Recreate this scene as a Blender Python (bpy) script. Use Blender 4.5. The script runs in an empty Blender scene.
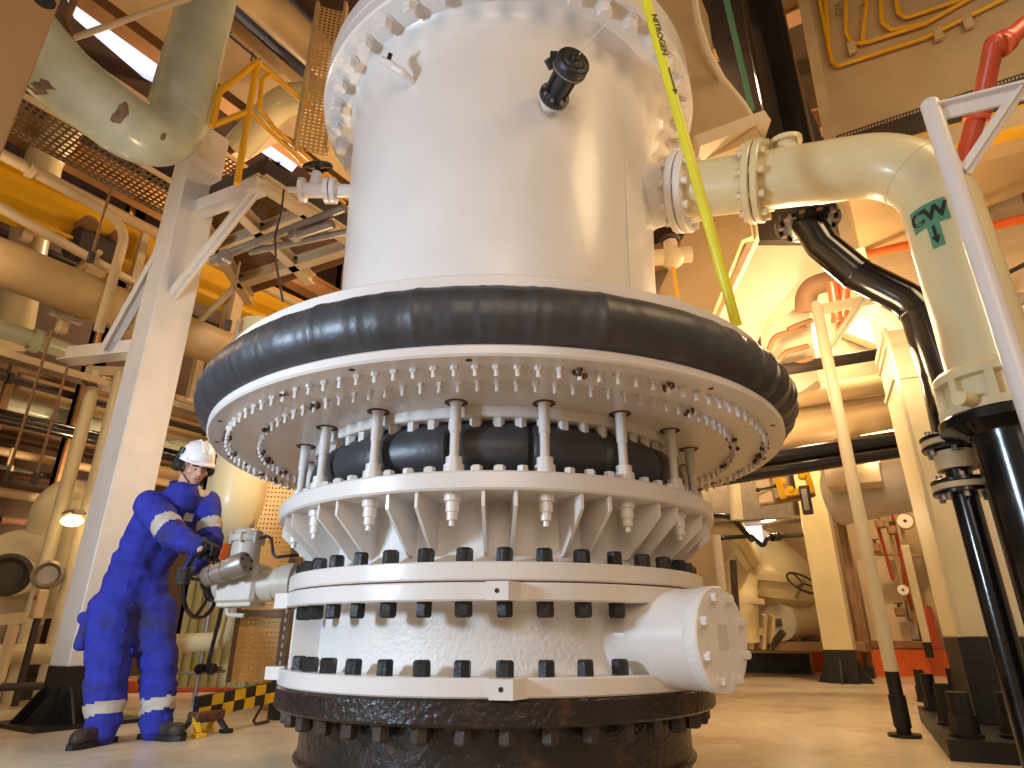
import bpy, bmesh, math, random
from mathutils import Vector, Matrix, Quaternion, noise
random.seed(7)
PI = math.pi
SC = bpy.context.scene
COL = SC.collection
V = Vector

# ------------------------------------------------------------------ camera
F_PX, PITCH, CAM_H = 625.0, math.radians(21.8), 0.56
_c, _s = math.cos(PITCH), math.sin(PITCH)
cam_data = bpy.data.cameras.new('camera')
cam = bpy.data.objects.new('camera', cam_data)
COL.objects.link(cam)
cam.location = (0, 0, CAM_H)
cam.rotation_euler = (PI / 2 + PITCH, 0, 0)
cam_data.sensor_width = 36
cam_data.lens = 36 * F_PX / 1024
cam_data.clip_start = 0.05
cam_data.clip_end = 200
SC.camera = cam


def W(px, py, d=None, Y=None, Z=None, X=None):
    """where the sight line of a measured point meets a depth d, or a plane Y, Z or X"""
    x = (px - 512) / F_PX
    y = (384 - py) / F_PX
    r = V((x, _c - y * _s, _s + y * _c))
    if d is not None: t = d
    elif Y is not None: t = Y / r.y
    elif X is not None: t = X / r.x
    else: t = (Z - CAM_H) / r.z
    return r * t + V((0, 0, CAM_H))


E1 = V((.545, .839, 0)).normalized()      # the hall's two main directions
E2 = V((-.839, .545, 0)).normalized()
UP = V((0, 0, 1))
ROT = Matrix((E2 * -1, E1, UP)).transposed()   # local x along -E2, local y along E1


def WP(px, py, p0, n):
    """where the sight line meets the plane through p0 with normal n"""
    o = V((0, 0, CAM_H))
    r = W(px, py, d=1) - o
    return o + r * ((p0 - o).dot(n) / r.dot(n))


# ------------------------------------------------------------------ materials
def lin(c):
    return tuple(((v / 255) / 12.92 if v / 255 <= .04045 else ((v / 255 + .055) / 1.055) ** 2.4) for v in c) + (1,)


def mat(name, col, rough=.45, metal=0, var=.06, scale=6, bump=.0, bscale=40, dirt=None, dirt_amt=.0, dirt_scale=3, spec=.5, coat=0):
    m = bpy.data.materials.new(name)
    m.use_nodes = True
    nt = m.node_tree
    b = nt.nodes['Principled BSDF']
    b.inputs['Roughness'].default_value = rough
    b.inputs['Metallic'].default_value = metal
    b.inputs['Specular IOR Level'].default_value = spec
    b.inputs['Coat Weight'].default_value = coat
    b.inputs['Coat Roughness'].default_value = .1
    tc = nt.nodes.new('ShaderNodeTexCoord')
    n = nt.nodes.new('ShaderNodeTexNoise')
    n.inputs['Scale'].default_value = scale
    n.inputs['Detail'].default_value = 5
    nt.links.new(tc.outputs['Object'], n.inputs['Vector'])
    r = nt.nodes.new('ShaderNodeValToRGB')
    c = lin(col)
    r.color_ramp.elements[0].position = .3
    r.color_ramp.elements[1].position = .7
    r.color_ramp.elements[0].color = tuple(max(0, v * (1 - var)) for v in c[:3]) + (1,)
    r.color_ramp.elements[1].color = tuple(min(1, v * (1 + var)) for v in c[:3]) + (1,)
    nt.links.new(n.outputs['Fac'], r.inputs['Fac'])
    out = r.outputs['Color']
    if dirt:
        n2 = nt.nodes.new('ShaderNodeTexNoise')
        n2.inputs['Scale'].default_value = dirt_scale
        n2.inputs['Detail'].default_value = 8
        n2.inputs['Roughness'].default_value = .7
        nt.links.new(tc.outputs['Object'], n2.inputs['Vector'])
        r2 = nt.nodes.new('ShaderNodeValToRGB')
        r2.color_ramp.elements[0].position = 1 - dirt_amt - .12
        r2.color_ramp.elements[1].position = 1 - dirt_amt
        nt.links.new(n2.outputs['Fac'], r2.inputs['Fac'])
        mx = nt.nodes.new('ShaderNodeMix')
        mx.data_type = 'RGBA'
        nt.links.new(r2.outputs['Color'], mx.inputs['Factor'])
        nt.links.new(out, mx.inputs['A'])
        mx.inputs['B'].default_value = lin(dirt)
        out = mx.outputs['Result']
    nt.links.new(out, b.inputs['Base Color'])
    if bump:
        n3 = nt.nodes.new('ShaderNodeTexNoise')
        n3.inputs['Scale'].default_value = bscale
        n3.inputs['Detail'].default_value = 4
        nt.links.new(tc.outputs['Object'], n3.inputs['Vector'])
        bp = nt.nodes.new('ShaderNodeBump')
        bp.inputs['Strength'].default_value = bump
        bp.inputs['Distance'].default_value = .02
        nt.links.new(n3.outputs['Fac'], bp.inputs['Height'])
        nt.links.new(bp.outputs['Normal'], b.inputs['Normal'])
    return m


def emit(name, col, strength):
    m = bpy.data.materials.new(name)
    m.use_nodes = True
    b = m.node_tree.nodes['Principled BSDF']
    b.inputs['Base Color'].default_value = lin(col)
    b.inputs['Emission Color'].default_value = lin(col)
    b.inputs['Emission Strength'].default_value = strength
    return m


M = {}
M['white'] = mat('white_gloss_paint', (218, 212, 207), .3, var=.03, scale=4, bump=.05, bscale=25, coat=.15)
M['whiteflat'] = mat('white_brushed_paint', (224, 219, 213), .42, var=.05, scale=9, bump=.25, bscale=60)
M['cream'] = mat('cream_paint', (222, 210, 178), .4, var=.06, scale=4, bump=.05)
M['ivory'] = mat('ivory_pipe_paint', (214, 200, 158), .33, var=.05, scale=3, bump=.08, bscale=18, coat=.1)
M['beige'] = mat('beige_steel_paint', (205, 184, 150), .5, var=.07, scale=3, bump=.08)
M['tan'] = mat('tan_steel_paint', (196, 168, 124), .5, var=.1, scale=2.5, bump=.1)
M['steel'] = mat('pale_steel_paint', (205, 196, 186), .5, var=.05, scale=4)
M['brown'] = mat('brown_dusty_steel', (140, 104, 70), .6, var=.2, scale=4)
M['darksteel'] = mat('dark_shadow_steel', (58, 48, 42), .6, var=.25, scale=5)  # dark steel parts; also the shade painted into the recess
M['yellow'] = mat('yellow_crane_paint', (226, 176, 26), .42, var=.06, scale=3)
M['railyellow'] = mat('yellow_rail_paint', (230, 170, 28), .35, var=.05)
M['hose'] = mat('yellow_green_pipe_paint', (222, 214, 40), .35, var=.05, scale=10)
M['black'] = mat('black_gloss_paint', (20, 18, 18), .18, var=.2, coat=.3, bump=.04, bscale=12)
M['blackmat'] = mat('black_base_paint', (22, 20, 20), .45, var=.25, scale=6, bump=.15)
M['bolt'] = mat('black_greased_bolt', (46, 46, 48), .42, metal=.35, var=.3, scale=25, bump=.3, bscale=80)
M['rubber'] = mat('black_rubber', (56, 57, 61), .43, var=.25, scale=7, bump=.1, bscale=30, spec=.6)
M['rust'] = mat('rusty_black_coating', (36, 27, 23), .32, var=.35, scale=8, bump=.5, bscale=35, dirt=(84, 52, 34), dirt_amt=.34, dirt_scale=5)
M['rustnut'] = mat('dull_brown_nut', (66, 54, 47), .5, metal=.2, var=.3, scale=20, bump=.3)
M['valveblack'] = mat('dull_black_casting', (34, 34, 36), .42, var=.3, scale=30, bump=.25, bscale=60)
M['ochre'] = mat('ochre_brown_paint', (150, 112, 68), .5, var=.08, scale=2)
M['rustspot'] = mat('rust_brown_flakes', (96, 62, 42), .8, var=.4, scale=30, bump=.6, bscale=90)
M['red'] = mat('red_oxide_pipe_paint', (186, 74, 42), .35, var=.1)
M['orange'] = mat('orange_pipe_paint', (214, 96, 30), .4, var=.1)
M['kerb'] = mat('red_kerb_paint', (190, 84, 44), .55, var=.15, scale=4)
M['green'] = mat('green_label', (84, 140, 112), .4, var=.05)
M['ink'] = mat('black_ink', (24, 26, 24), .5, var=.05)
M['lagging'] = mat('painted_lagging', (190, 196, 174), .22, var=.1, scale=5, bump=.5, bscale=7, coat=.35)
M['scab'] = mat('torn_lagging_patch', (122, 104, 86), .8, var=.35, scale=30, bump=.5)
M['galv'] = mat('galvanised_steel', (150, 140, 132), .38, metal=.6, var=.15, scale=12)
M['perf'] = mat('perforated_tan_tray', (222, 180, 116), .5, var=.08, scale=8)
M['tray'] = mat('dull_cable_tray', (112, 92, 74), .5, metal=.4, var=.2)
M['actuator'] = mat('grey_actuator_paint', (190, 182, 170), .42, var=.07, scale=8, bump=.08)
M['blue'] = mat('blue_coverall_cloth', (38, 46, 154), .85, var=.16, scale=14, bump=.35, bscale=45, dirt=(46, 42, 88), dirt_amt=.36, dirt_scale=3.2)
M['reflect'] = mat('grey_reflective_tape', (184, 172, 160), .55, var=.06)
M['skin'] = mat('skin', (214, 164, 140), .5, var=.05, scale=20)
M['glove'] = mat('dark_work_glove', (48, 43, 42), .8, var=.3, scale=30, bump=.3)
M['boot'] = mat('brown_black_boot_leather', (52, 41, 36), .55, var=.3, scale=15, bump=.2)
M['helmet'] = mat('white_helmet_shell', (238, 236, 238), .25, var=.01)
M['muff'] = mat('dark_green_earmuff', (36, 50, 44), .4, var=.1)
M['corr'] = mat('blue_grey_roof_sheet', (120, 128, 150), .4, metal=.3, var=.1)
M['sky'] = emit('daylit_roof_pane', (206, 214, 245), 1.15)
M['lamp'] = emit('warm_lamp_glass', (255, 214, 130), 14)
M['gauge'] = mat('white_gauge_dial', (236, 230, 216), .3, var=.02)
M['plastic'] = mat('pale_green_sheet', (190, 192, 150), .5, var=.06)

# ------------------------------------------------------------------ mesh builder
WORLD = {}          # object name -> world position of its origin (things are unrotated)


class MB:
    def __init__(s): s.v, s.f, s.mi = [], [], []
    def add(s, vs, fs, mi=0):
        o = len(s.v)
        s.v += [V(p) for p in vs]
        s.f += [tuple(i + o for i in f) for f in fs]
        s.mi += [mi] * len(fs)
        return s
    def box(s, c, size, rot=None, ch=0.0, mi=0):
        c = V(c); h = V(size) / 2
        rot = rot or Matrix.Identity(3)
        if ch <= 0:
            vs = [c + rot @ V((x * h.x, y * h.y, z * h.z)) for z in (-1, 1) for y in (-1, 1) for x in (-1, 1)]
            return s.add(vs, [(0, 2, 3, 1), (4, 5, 7, 6), (0, 1, 5, 4), (2, 6, 7, 3), (0, 4, 6, 2), (1, 3, 7, 5)], mi)
        bm = bmesh.new()
        bmesh.ops.create_cube(bm, size=2)
        for v in bm.verts: v.co = V((v.co.x * h.x, v.co.y * h.y, v.co.z * h.z))
        bmesh.ops.bevel(bm, geom=list(bm.edges), offset=min(ch, min(h) * .8), segments=1, affect='EDGES', profile=.5)
        bm.verts.index_update()
        s.add([c + rot @ v.co for v in bm.verts], [tuple(v.index for v in f.verts) for f in bm.faces], mi)
        bm.free()
        return s
    def beam(s, p0, p1, w, h, up=UP, ch=0.0, mi=0):
        p0, p1 = V(p0), V(p1)
        y = (p1 - p0).normalized()
        x = y.cross(up)
        if x.length < 1e-4: x = y.cross(V((0, 1, 0)))
        x.normalize()
        z = x.cross(y)
        return s.box((p0 + p1) / 2, (w, (p1 - p0).length, h), Matrix((x, y, z)).transposed(), ch, mi)
    def ibeam(s, p0, p1, w, h, t=.02, up=UP):
        p0, p1 = V(p0), V(p1)
        y = (p1 - p0).normalized()
        x = y.cross(up).normalized()
        z = x.cross(y)
        s.beam(p0 + z * (h / 2 - t / 2), p1 + z * (h / 2 - t / 2), w, t, up)
        s.beam(p0 - z * (h / 2 - t / 2), p1 - z * (h / 2 - t / 2), w, t, up)
        return s.beam(p0, p1, t, h - 2 * t, up)
    def cyl(s, p0, p1, r0, r1=None, n=20, cap=True, mi=0, phase=0.0):
        r1 = r0 if r1 is None else r1
        p0, p1 = V(p0), V(p1)
        z = (p1 - p0).normalized()
        x = z.cross(V((0, 0, 1)) if abs(z.z) < .9 else V((1, 0, 0))).normalized()
        y = z.cross(x)
        vs = []
        for p, r in ((p0, r0), (p1, r1)):
            for k in range(n):
                a = 2 * PI * k / n + phase
                vs.append(p + (x * math.cos(a) + y * math.sin(a)) * r)
        fs = [(k, (k + 1) % n, n + (k + 1) % n, n + k) for k in range(n)]
        if cap: fs += [tuple(range(n - 1, -1, -1)), tuple(range(n, 2 * n))]
        return s.add(vs, fs, mi)
    def tube(s, pts, r, n=14, cap=True, mi=0):
        pts = [V(p) for p in pts]
        rs = r if isinstance(r, (list, tuple)) else [r] * len(pts)
        t0 = (pts[1] - pts[0]).normalized()
        x = t0.cross(UP if abs(t0.z) < .9 else V((1, 0, 0))).normalized()
        vs = []
        for i, p in enumerate(pts):
            if i == 0: t = t0
            elif i == len(pts) - 1: t = (pts[i] - pts[i - 1]).normalized()
            else: t = ((pts[i + 1] - pts[i]).normalized() + (pts[i] - pts[i - 1]).normalized()).normalized()
            x = (x - t * x.dot(t)).normalized()
            y = t.cross(x)
            vs += [p + (x * math.cos(2 * PI * k / n) + y * math.sin(2 * PI * k / n)) * rs[i] for k in range(n)]
        fs = []
        for i in range(len(pts) - 1):
            a, b = i * n, (i + 1) * n
            fs += [(a + k, a + (k + 1) % n, b + (k + 1) % n, b + k) for k in range(n)]
        if cap: fs += [tuple(range(n - 1, -1, -1)), tuple(range(len(vs) - n, len(vs)))]
        return s.add(vs, fs, mi)
    def lathe(s, prof, c=(0, 0, 0), n=64, axis=None, closed=False, mi=0, wob=None):
        """prof: (radius, height) pairs turned about the axis through c"""
        c = V(c)
        z = V(axis).normalized() if axis is not None else UP
        x = z.cross(UP if abs(z.z) < .9 else V((1, 0, 0))).normalized() if axis is not None else V((1, 0, 0))
        y = z.cross(x)
        vs = []
        for k in range(n):
            a = 2 * PI * k / n
            d = x * math.cos(a) + y * math.sin(a)
            for j, (r, h) in enumerate(prof):
                w = wob(a, j) if wob else 0
                vs.append(c + d * (r + w) + z * h)
        m = len(prof)
        fs = []
        for k in range(n):
            a, b = k * m, ((k + 1) % n) * m
            for j in range(m if closed else m - 1):
                j2 = (j + 1) % m
                fs.append((a + j, b + j, b + j2, a + j2))
        if not closed:
            if prof[0][0] > 1e-6: fs.append(tuple(k * m for k in range(n - 1, -1, -1)))
            if prof[-1][0] > 1e-6: fs.append(tuple(k * m + m - 1 for k in range(n)))
        return s.add(vs, fs, mi)
    def ring(s, r0, r1, z0, z1, c=(0, 0, 0), n=96, axis=None, ch=.006):
        return s.lathe([(r0, z0), (r1 - ch, z0), (r1, z0 + ch), (r1, z1 - ch), (r1 - ch, z1), (r0, z1)], c, n, axis, closed=True)
    def sphere(s, c, r, n=16, m=10, mi=0):
        r = V(r) if hasattr(r, '__len__') else V((r, r, r))
        c = V(c)
        vs = [c + V((0, 0, r.z))]
        for j in range(1, m):
            for k in range(n):
                th, ph = PI * j / m, 2 * PI * k / n
                vs.append(c + V((r.x * math.sin(th) * math.cos(ph), r.y * math.sin(th) * math.sin(ph), r.z * math.cos(th))))
        vs.append(c - V((0, 0, r.z)))
        fs = [(0, 1 + k, 1 + (k + 1) % n) for k in range(n)]
        for j in range(m - 2):
            a, b = 1 + j * n, 1 + (j + 1) * n
            fs += [(a + k, b + k, b + (k + 1) % n, a + (k + 1) % n) for k in range(n)]
        L = len(vs) - 1
        a = 1 + (m - 2) * n
        fs += [(L, a + (k + 1) % n, a + k) for k in range(n)]
        return s.add(vs, fs, mi)
    def capsule(s, p0, p1, r0, r1, n=12):
        p0, p1 = V(p0), V(p1)
        d = p1 - p0
        L = max(d.length, 1e-4)
        prof = [(r0 * math.cos(a), r0 * math.sin(a)) for a in (-PI / 2, -PI / 3, -PI / 6, 0)]
        prof += [(r1 * math.cos(a), L + r1 * math.sin(a)) for a in (0, PI / 6, PI / 3, PI / 2)]
        prof[0] = (1e-4, prof[0][1]); prof[-1] = (1e-4, prof[-1][1])
        return s.lathe(prof, p0, n, d if d.length > 1e-4 else UP)
    def prism(s, poly, ext, mi=0):
        poly = [V(p) for p in poly]; ext = V(ext)
        n = len(poly)
        return s.add(poly + [p + ext for p in poly], [tuple(range(n - 1, -1, -1)), tuple(range(n, 2 * n))] + [(k, (k + 1) % n, n + (k + 1) % n, n + k) for k in range(n)], mi)
    def perf(s, o, u, v, nu, nv, hole=.62, diamond=True):
        """a sheet from corner o spanned by u, v with nu x nv real holes"""
        o, u, v = V(o), V(u), V(v)
        vs = {}
        out, fs = [], []
        def pt(a, b):
            key = (round(a, 4), round(b, 4))
            if key not in vs:
                vs[key] = len(out); out.append(o + u * (a / nu) + v * (b / nv))
            return vs[key]
        h = hole / 2
        for i in range(nu):
            for j in range(nv):
                c = [pt(i, j), pt(i + 1, j), pt(i + 1, j + 1), pt(i, j + 1)]
                x, y = i + .5, j + .5
                if diamond: q = [pt(x, y - h), pt(x + h, y), pt(x, y + h), pt(x - h, y)]; fs += [(c[0], c[1], q[0]), (c[1], q[1], q[0]), (c[1], c[2], q[1]), (c[2], q[2], q[1]), (c[2], c[3], q[2]), (c[3], q[3], q[2]), (c[3], c[0], q[3]), (c[0], q[0], q[3])]
                else:
                    q = [pt(x - h, y - h), pt(x + h, y - h), pt(x + h, y + h), pt(x - h, y + h)]
                    fs += [(c[k], c[(k + 1) % 4], q[(k + 1) % 4], q[k]) for k in range(4)]
        th = u.cross(v).normalized() * .004
        n = len(out)
        return s.add(out + [p - th for p in out], fs + [tuple(i + n for i in reversed(f)) for f in fs])
    def build(s, name, m, parent=None, smooth=.6, origin=None, bevel=0):
        me = bpy.data.meshes.new(name)
        lo = V([min(p[i] for p in s.v) for i in range(3)])
        hi = V([max(p[i] for p in s.v) for i in range(3)])
        o = V(origin) if origin is not None else V(((lo.x + hi.x) / 2, (lo.y + hi.y) / 2, lo.z if parent is None else (lo.z + hi.z) / 2))
        me.from_pydata([p - o for p in s.v], [], s.f)
        ms = m if isinstance(m, (list, tuple)) else [m]
        for k in ms: me.materials.append(M[k] if isinstance(k, str) else k)
        if len(ms) > 1: me.polygons.foreach_set('material_index', s.mi)
        bm = bmesh.new(); bm.from_mesh(me)
        bmesh.ops.recalc_face_normals(bm, faces=bm.faces)
        bm.to_mesh(me); bm.free()
        finish(me, smooth)
        return link(name, me, parent, o)


def finish(me, smooth=.6):
    if smooth:
        me.polygons.foreach_set('use_smooth', [True] * len(me.polygons))
        me.set_sharp_from_angle(angle=smooth)
    me.update()


def link(name, me, parent=None, loc=(0, 0, 0), rot=None):
    o = bpy.data.objects.new(name, me)
    COL.objects.link(o)
    loc = V(loc)
    if parent is not None:
        o.parent = parent
        o.location = loc - WORLD[parent.name]
    else:
        o.location = loc
    if rot is not None: o.rotation_euler = rot
    WORLD[o.name] = loc
    return o


LABELS = {}


def tag(o, label, cat, group=None, kind=None):
    o['label'] = label; o['category'] = cat
    if group: o['group'] = group
    if kind: o['kind'] = kind
    return o


def thing(name, label, cat, loc, group=None, kind=None):
    o = bpy.data.objects.new(name, None)
    COL.objects.link(o)
    o.location = V(loc)
    o.empty_display_size = .1
    WORLD[o.name] = V(loc)
    return tag(o, label, cat, group, kind)


def struct(name, mb, m, **k):
    o = mb.build(name, m, **k)
    o['kind'] = 'structure'
    return o


def hexmesh(name, r, h, m, washer=0):
    mb = MB()
    mb.cyl((0, 0, 0), (0, 0, h * .86), r, n=6)
    mb.cyl((0, 0, h * .86), (0, 0, h), r, r * .82, n=6)
    if washer: mb.cyl((0, 0, 0), (0, 0, washer), r * 1.25, n=14)
    me = bpy.data.meshes.new(name)
    me.from_pydata(mb.v, [], mb.f)
    me.materials.append(M[m]); finish(me, .5)
    return me


def fillet(pts, rad, seg=7):
    pts = [V(p) for p in pts]
    out = [pts[0]]
    for i in range(1, len(pts) - 1):
        a, b, c = pts[i - 1], pts[i], pts[i + 1]
        d0, d1 = (a - b), (c - b)
        ang = d0.angle(d1)
        R = rad[i - 1] if isinstance(rad, (list, tuple)) else rad
        L = min(R / max(math.tan(ang / 2), .05), d0.length * .49, d1.length * .49)
        q0, q1 = b + d0.normalized() * L, b + d1.normalized() * L
        for k in range(seg + 1):
            t = k / seg
            # rational quadratic: a true arc
            w = math.sin(ang / 2)
            den = (1 - t) ** 2 + 2 * w * t * (1 - t) + t * t
            out.append((q0 * (1 - t) ** 2 + b * (2 * w * t * (1 - t)) + q1 * t * t) / den)
    out.append(pts[-1])
    return out


def text_mesh(body, size, bold=0.0):
    cu = bpy.data.curves.new('lettering', 'FONT')
    cu.body = body; cu.size = size; cu.align_x = 'CENTER'; cu.align_y = 'CENTER'; cu.offset = bold
    o = bpy.data.objects.new('lettering', cu)
    COL.objects.link(o)
    dg = bpy.context.evaluated_depsgraph_get()
    me = bpy.data.meshes.new_from_object(o.evaluated_get(dg))
    bpy.data.objects.remove(o)
    return me


def lettering(body, size, origin, x, y, parent, m='ink', bold=0.0, wrap=None, name='lettering'):
    """text lying on the plane origin + x, y; wrap = (axis point, axis dir, radius) bends it round a pipe"""
    me = text_mesh(body, size, bold)
    x, y = V(x).normalized(), V(y).normalized()
    vs = [V(origin) + x * v.co.x + y * v.co.y for v in me.vertices]
    if wrap:
        a, d, r = V(wrap[0]), V(wrap[1]).normalized(), wrap[2]
        c0 = V(origin) - a
        c0 = (c0 - d * c0.dot(d)).normalized()
        side = d.cross(c0)
        if side.dot(x) < 0: side = -side
        out = []
        for v in me.vertices:
            p = V(origin) + x * v.co.x + y * v.co.y
            h = (p - a).dot(d)
            ang = (p - V(origin)).dot(side) / r
            out.append(a + d * h + (c0 * math.cos(ang) + side * math.sin(ang)) * r)
        vs = out
    mb = MB()
    mb.add(vs, [tuple(p.vertices) for p in me.polygons])
    bpy.data.meshes.remove(me)
    return mb.build(name, m, parent, smooth=0)


def pipe(name, label, pts, r, m, rad=.25, cat='pipe', flanges=(), group=None, n=18, fr=1.55, ft=.05, fm=None, bolts=8):
    """a pipe thing; flanges: fractions along the raw polyline (index, t)"""
    pts = [V(p) for p in pts]
    path = fillet(pts, rad) if len(pts) > 2 else pts
    if not flanges:
        return tag(MB().tube(path, r, n).build(name, m), label, cat, group)
    low = min(path, key=lambda p: p.z)
    t = thing(name, label, cat, low, group)
    MB().tube(path, r, n).build('pipe_run', m, t)
    for (i, q) in flanges:
        a, b = pts[i], pts[i + 1]
        d = (b - a).normalized()
        c = a.lerp(b, q)
        mb = MB()
        mb.lathe([(r * .9, -ft * 1.02), (r * fr, -ft), (r * fr, -.004), (r * fr * .97, 0), (r * fr, .004), (r * fr, ft), (r * .9, ft * 1.02)], c, 28, d, closed=True)
        x = d.cross(UP if abs(d.z) < .9 else V((1, 0, 0))).normalized()
        y = d.cross(x)
        for k in range(bolts):
            an = 2 * PI * k / bolts
            p = c + (x * math.cos(an) + y * math.sin(an)) * r * (1 + (fr - 1) * .6)
            mb.cyl(p - d * (ft + r * .18), p + d * (ft + r * .18), r * .13, n=6)
        mb.build('flange', fm or m, t)
    return t
# ================================================================== floor and room shell
def floor_mat():
    m = mat('glossy_beige_floor', (216, 200, 174), .27, var=.05, scale=1.3, bump=.03, bscale=3, dirt=(196, 176, 148), dirt_amt=.4, dirt_scale=1.2)
    return m
M['floor'] = floor_mat()
M['wallside'] = mat('dim_hall_wall', (84, 64, 48), .7, var=.15, scale=1)  # colour darkened so the gaps between the pipes look shaded
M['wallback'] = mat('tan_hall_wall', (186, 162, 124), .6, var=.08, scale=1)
M['roof'] = mat('dim_hall_roof', (92, 72, 56), .7, var=.15, scale=1)  # shade of the roof gaps put into its colour as well
def gp(a, b, z=0): return E1 * a + E2 * b + UP * z
mb = MB(); mb.box(gp(4, 0, -.05), (22, 18, .1), ROT)
struct('floor', mb, 'floor', smooth=0)
mb = MB(); mb.box(gp(4, 10.1, 4.4), (.2, 18, 9), ROT)
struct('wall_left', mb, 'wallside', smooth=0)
mb = MB(); mb.box(gp(12.1, 1, 4.4), (22, .2, 9), ROT)
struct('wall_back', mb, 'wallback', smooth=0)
mb = MB(); mb.box(gp(6, 1, 9.1), (18, 20, .2), ROT)
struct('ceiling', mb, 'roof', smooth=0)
# ================================================================== the white riser
RX, RY = -.0745, 3.35
RC = V((RX, RY, 0))


def pol(r, a, z):
    return V((RX + r * math.cos(a), RY + r * math.sin(a), z))


FRONT = -PI / 2
riser = thing('flanged_riser', 'huge white bolted riser vessel with two black rubber rings, on a rusty pedestal', 'vessel', RC)
mb = MB()
mb.lathe([(.2, 0), (.885, 0), (.885, .055), (.905, .06), (.91, .07), (.905, .08), (.893, .085), (.893, .20), (.905, .262), (.905, .272), (.2, .272)], RC, 96, closed=True)
mb.build('pedestal', 'rust', riser)['label'] = 'rusty dark pedestal pipe'
base_fl = MB().ring(.7, 1.012, .268, .357, RC, 128, ch=.01).build('base_flange', 'rust', riser)
base_fl['label'] = 'dark rusty flange with bolts under it'


def bolt_ring(me, name, parent, r, z, n, off, down=False, span=1.95, jit=0):
    for k in range(-n // 2, n // 2):
        a = off + k * 2 * PI / n
        if abs(a) > span: continue
        o = link(name, me, parent, pol(r, FRONT + a, z))
        o.rotation_euler = (PI if down else 0, random.uniform(-.02, .02), random.uniform(0, 1.05) + (a if not jit else 0))


hexb = hexmesh('hex_bolt', .032, .054, 'bolt')
hexr = hexmesh('hex_nut', .033, .058, 'rustnut')
lower = MB().ring(.6, 1.01, .357, .4205, RC, 128).build('lower_flange', 'white', riser)
bolt_ring(hexr, 'bolt_end', base_fl, .95, .268, 40, .06, True)
bolt_ring(hexb, 'hex_bolt', lower, .948, .4205, 40, .052)
# spool body with vertical ribs, the lower edge filleted
body = MB()
body.lathe([(.5, .40), (.875, .4205), (.862, .435), (.855, .46), (.855, .64), (.865, .66), (.88, .669), (.5, .69)], RC, 128, closed=True)
body.build('spool_body', 'whiteflat', riser)
for da in (-1.16, 1.25, 2.0):
    a = FRONT + da
    d = V((math.cos(a), math.sin(a), 0)); t = V((-d.y, d.x, 0))
    MB().box(pol(.89, a, .545), (.17, .036, .249), Matrix((d, t, UP)).transposed(), .004).build('rib', 'white', riser)
# upper flange pair with dark gasket line
f2 = MB().ring(.6, 1.011, .669, .733, RC, 128).build('middle_flange', 'white', riser)
MB().ring(.6, 1.0, .733, .739, RC, 128, ch=.001).build('gasket', 'rustspot', riser)['label'] = 'thin dark gasket line'
f3 = MB().ring(.6, 1.009, .739, .8055, RC, 128).build('upper_flange', 'white', riser)
bolt_ring(hexb, 'hex_bolt', f2, .95, .669, 40, .05, True)
bolt_ring(hexb, 'hex_bolt', f3, .955, .8055, 40, .05)
# lifting lugs
for z0, z1, da in ((.357, .4205, .045), (.669, .733, .03), (.372, .425, -1.33), (.669, .735, -1.33)):
    a = FRONT + da
    d = V((math.cos(a), math.sin(a), 0)); t = V((-d.y, d.x, 0))
    mb = MB()
    h = z1 - z0
    c = pol(1.0, a, (z0 + z1) / 2)
    poly = [c - t * .05 - d * .02, c + t * .1 - d * .02, c + t * .03 + d * .065, c - t * .05 + d * .045]
    mb.prism([p - UP * h / 2 for p in poly], UP * h)
    lug = mb.build('lifting_lug', 'white', riser, smooth=.3)
    e0, e1 = poly[3] - t * 0, poly[2]
    nn = (e1 - e0).cross(UP).normalized()
    if nn.dot(d) < 0: nn = -nn
    hc = (e0 + e1) / 2
    MB().cyl(hc - nn * .01, hc + nn * .0015, .0085, n=14).build('eye_hole', 'ink', lug)['label'] = 'black eye hole'
# side nozzle with blind cover
na = FRONT + .765
nd = V((math.cos(na), math.sin(na), 0)); nt_ = V((-nd.y, nd.x, 0))
n0 = pol(0, na, .545)
nz = MB()
nz.lathe([(.2, .70), (.215, .80), (.19, .89), (.182, .95), (.179, 1.0), (.179, 1.165), (.1, 1.165)], n0, 56, nd)
nz = nz.build('side_nozzle', 'white', riser)
cv = MB()
cv.lathe([(.1, 1.166), (.181, 1.166), (.184, 1.172), (.184, 1.215), (.179, 1.222), (.0005, 1.222)], n0, 56, nd)
cv = cv.build('blind_cover', 'whiteflat', nz)
tagp = n0 + nd * 1.2225
MB().box(tagp + V((0, 0, .005)), (.07, .004, .085), Matrix((nt_, nd, UP)).transposed()).build('name_plate', 'steel', nz)
cbm = hexmesh('cover_bolt', .017, .026, 'whiteflat', .004)
for k in range(8):
    an = 2 * PI * (k + .5) / 8
    p = n0 + nd * 1.222 + nt_ * (math.cos(an) * .15) + UP * (math.sin(an) * .15)
    o = link('cover_bolt', cbm, nz, p)
    o.rotation_mode = 'QUATERNION'
    o.rotation_quaternion = UP.rotation_difference(nd)
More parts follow.
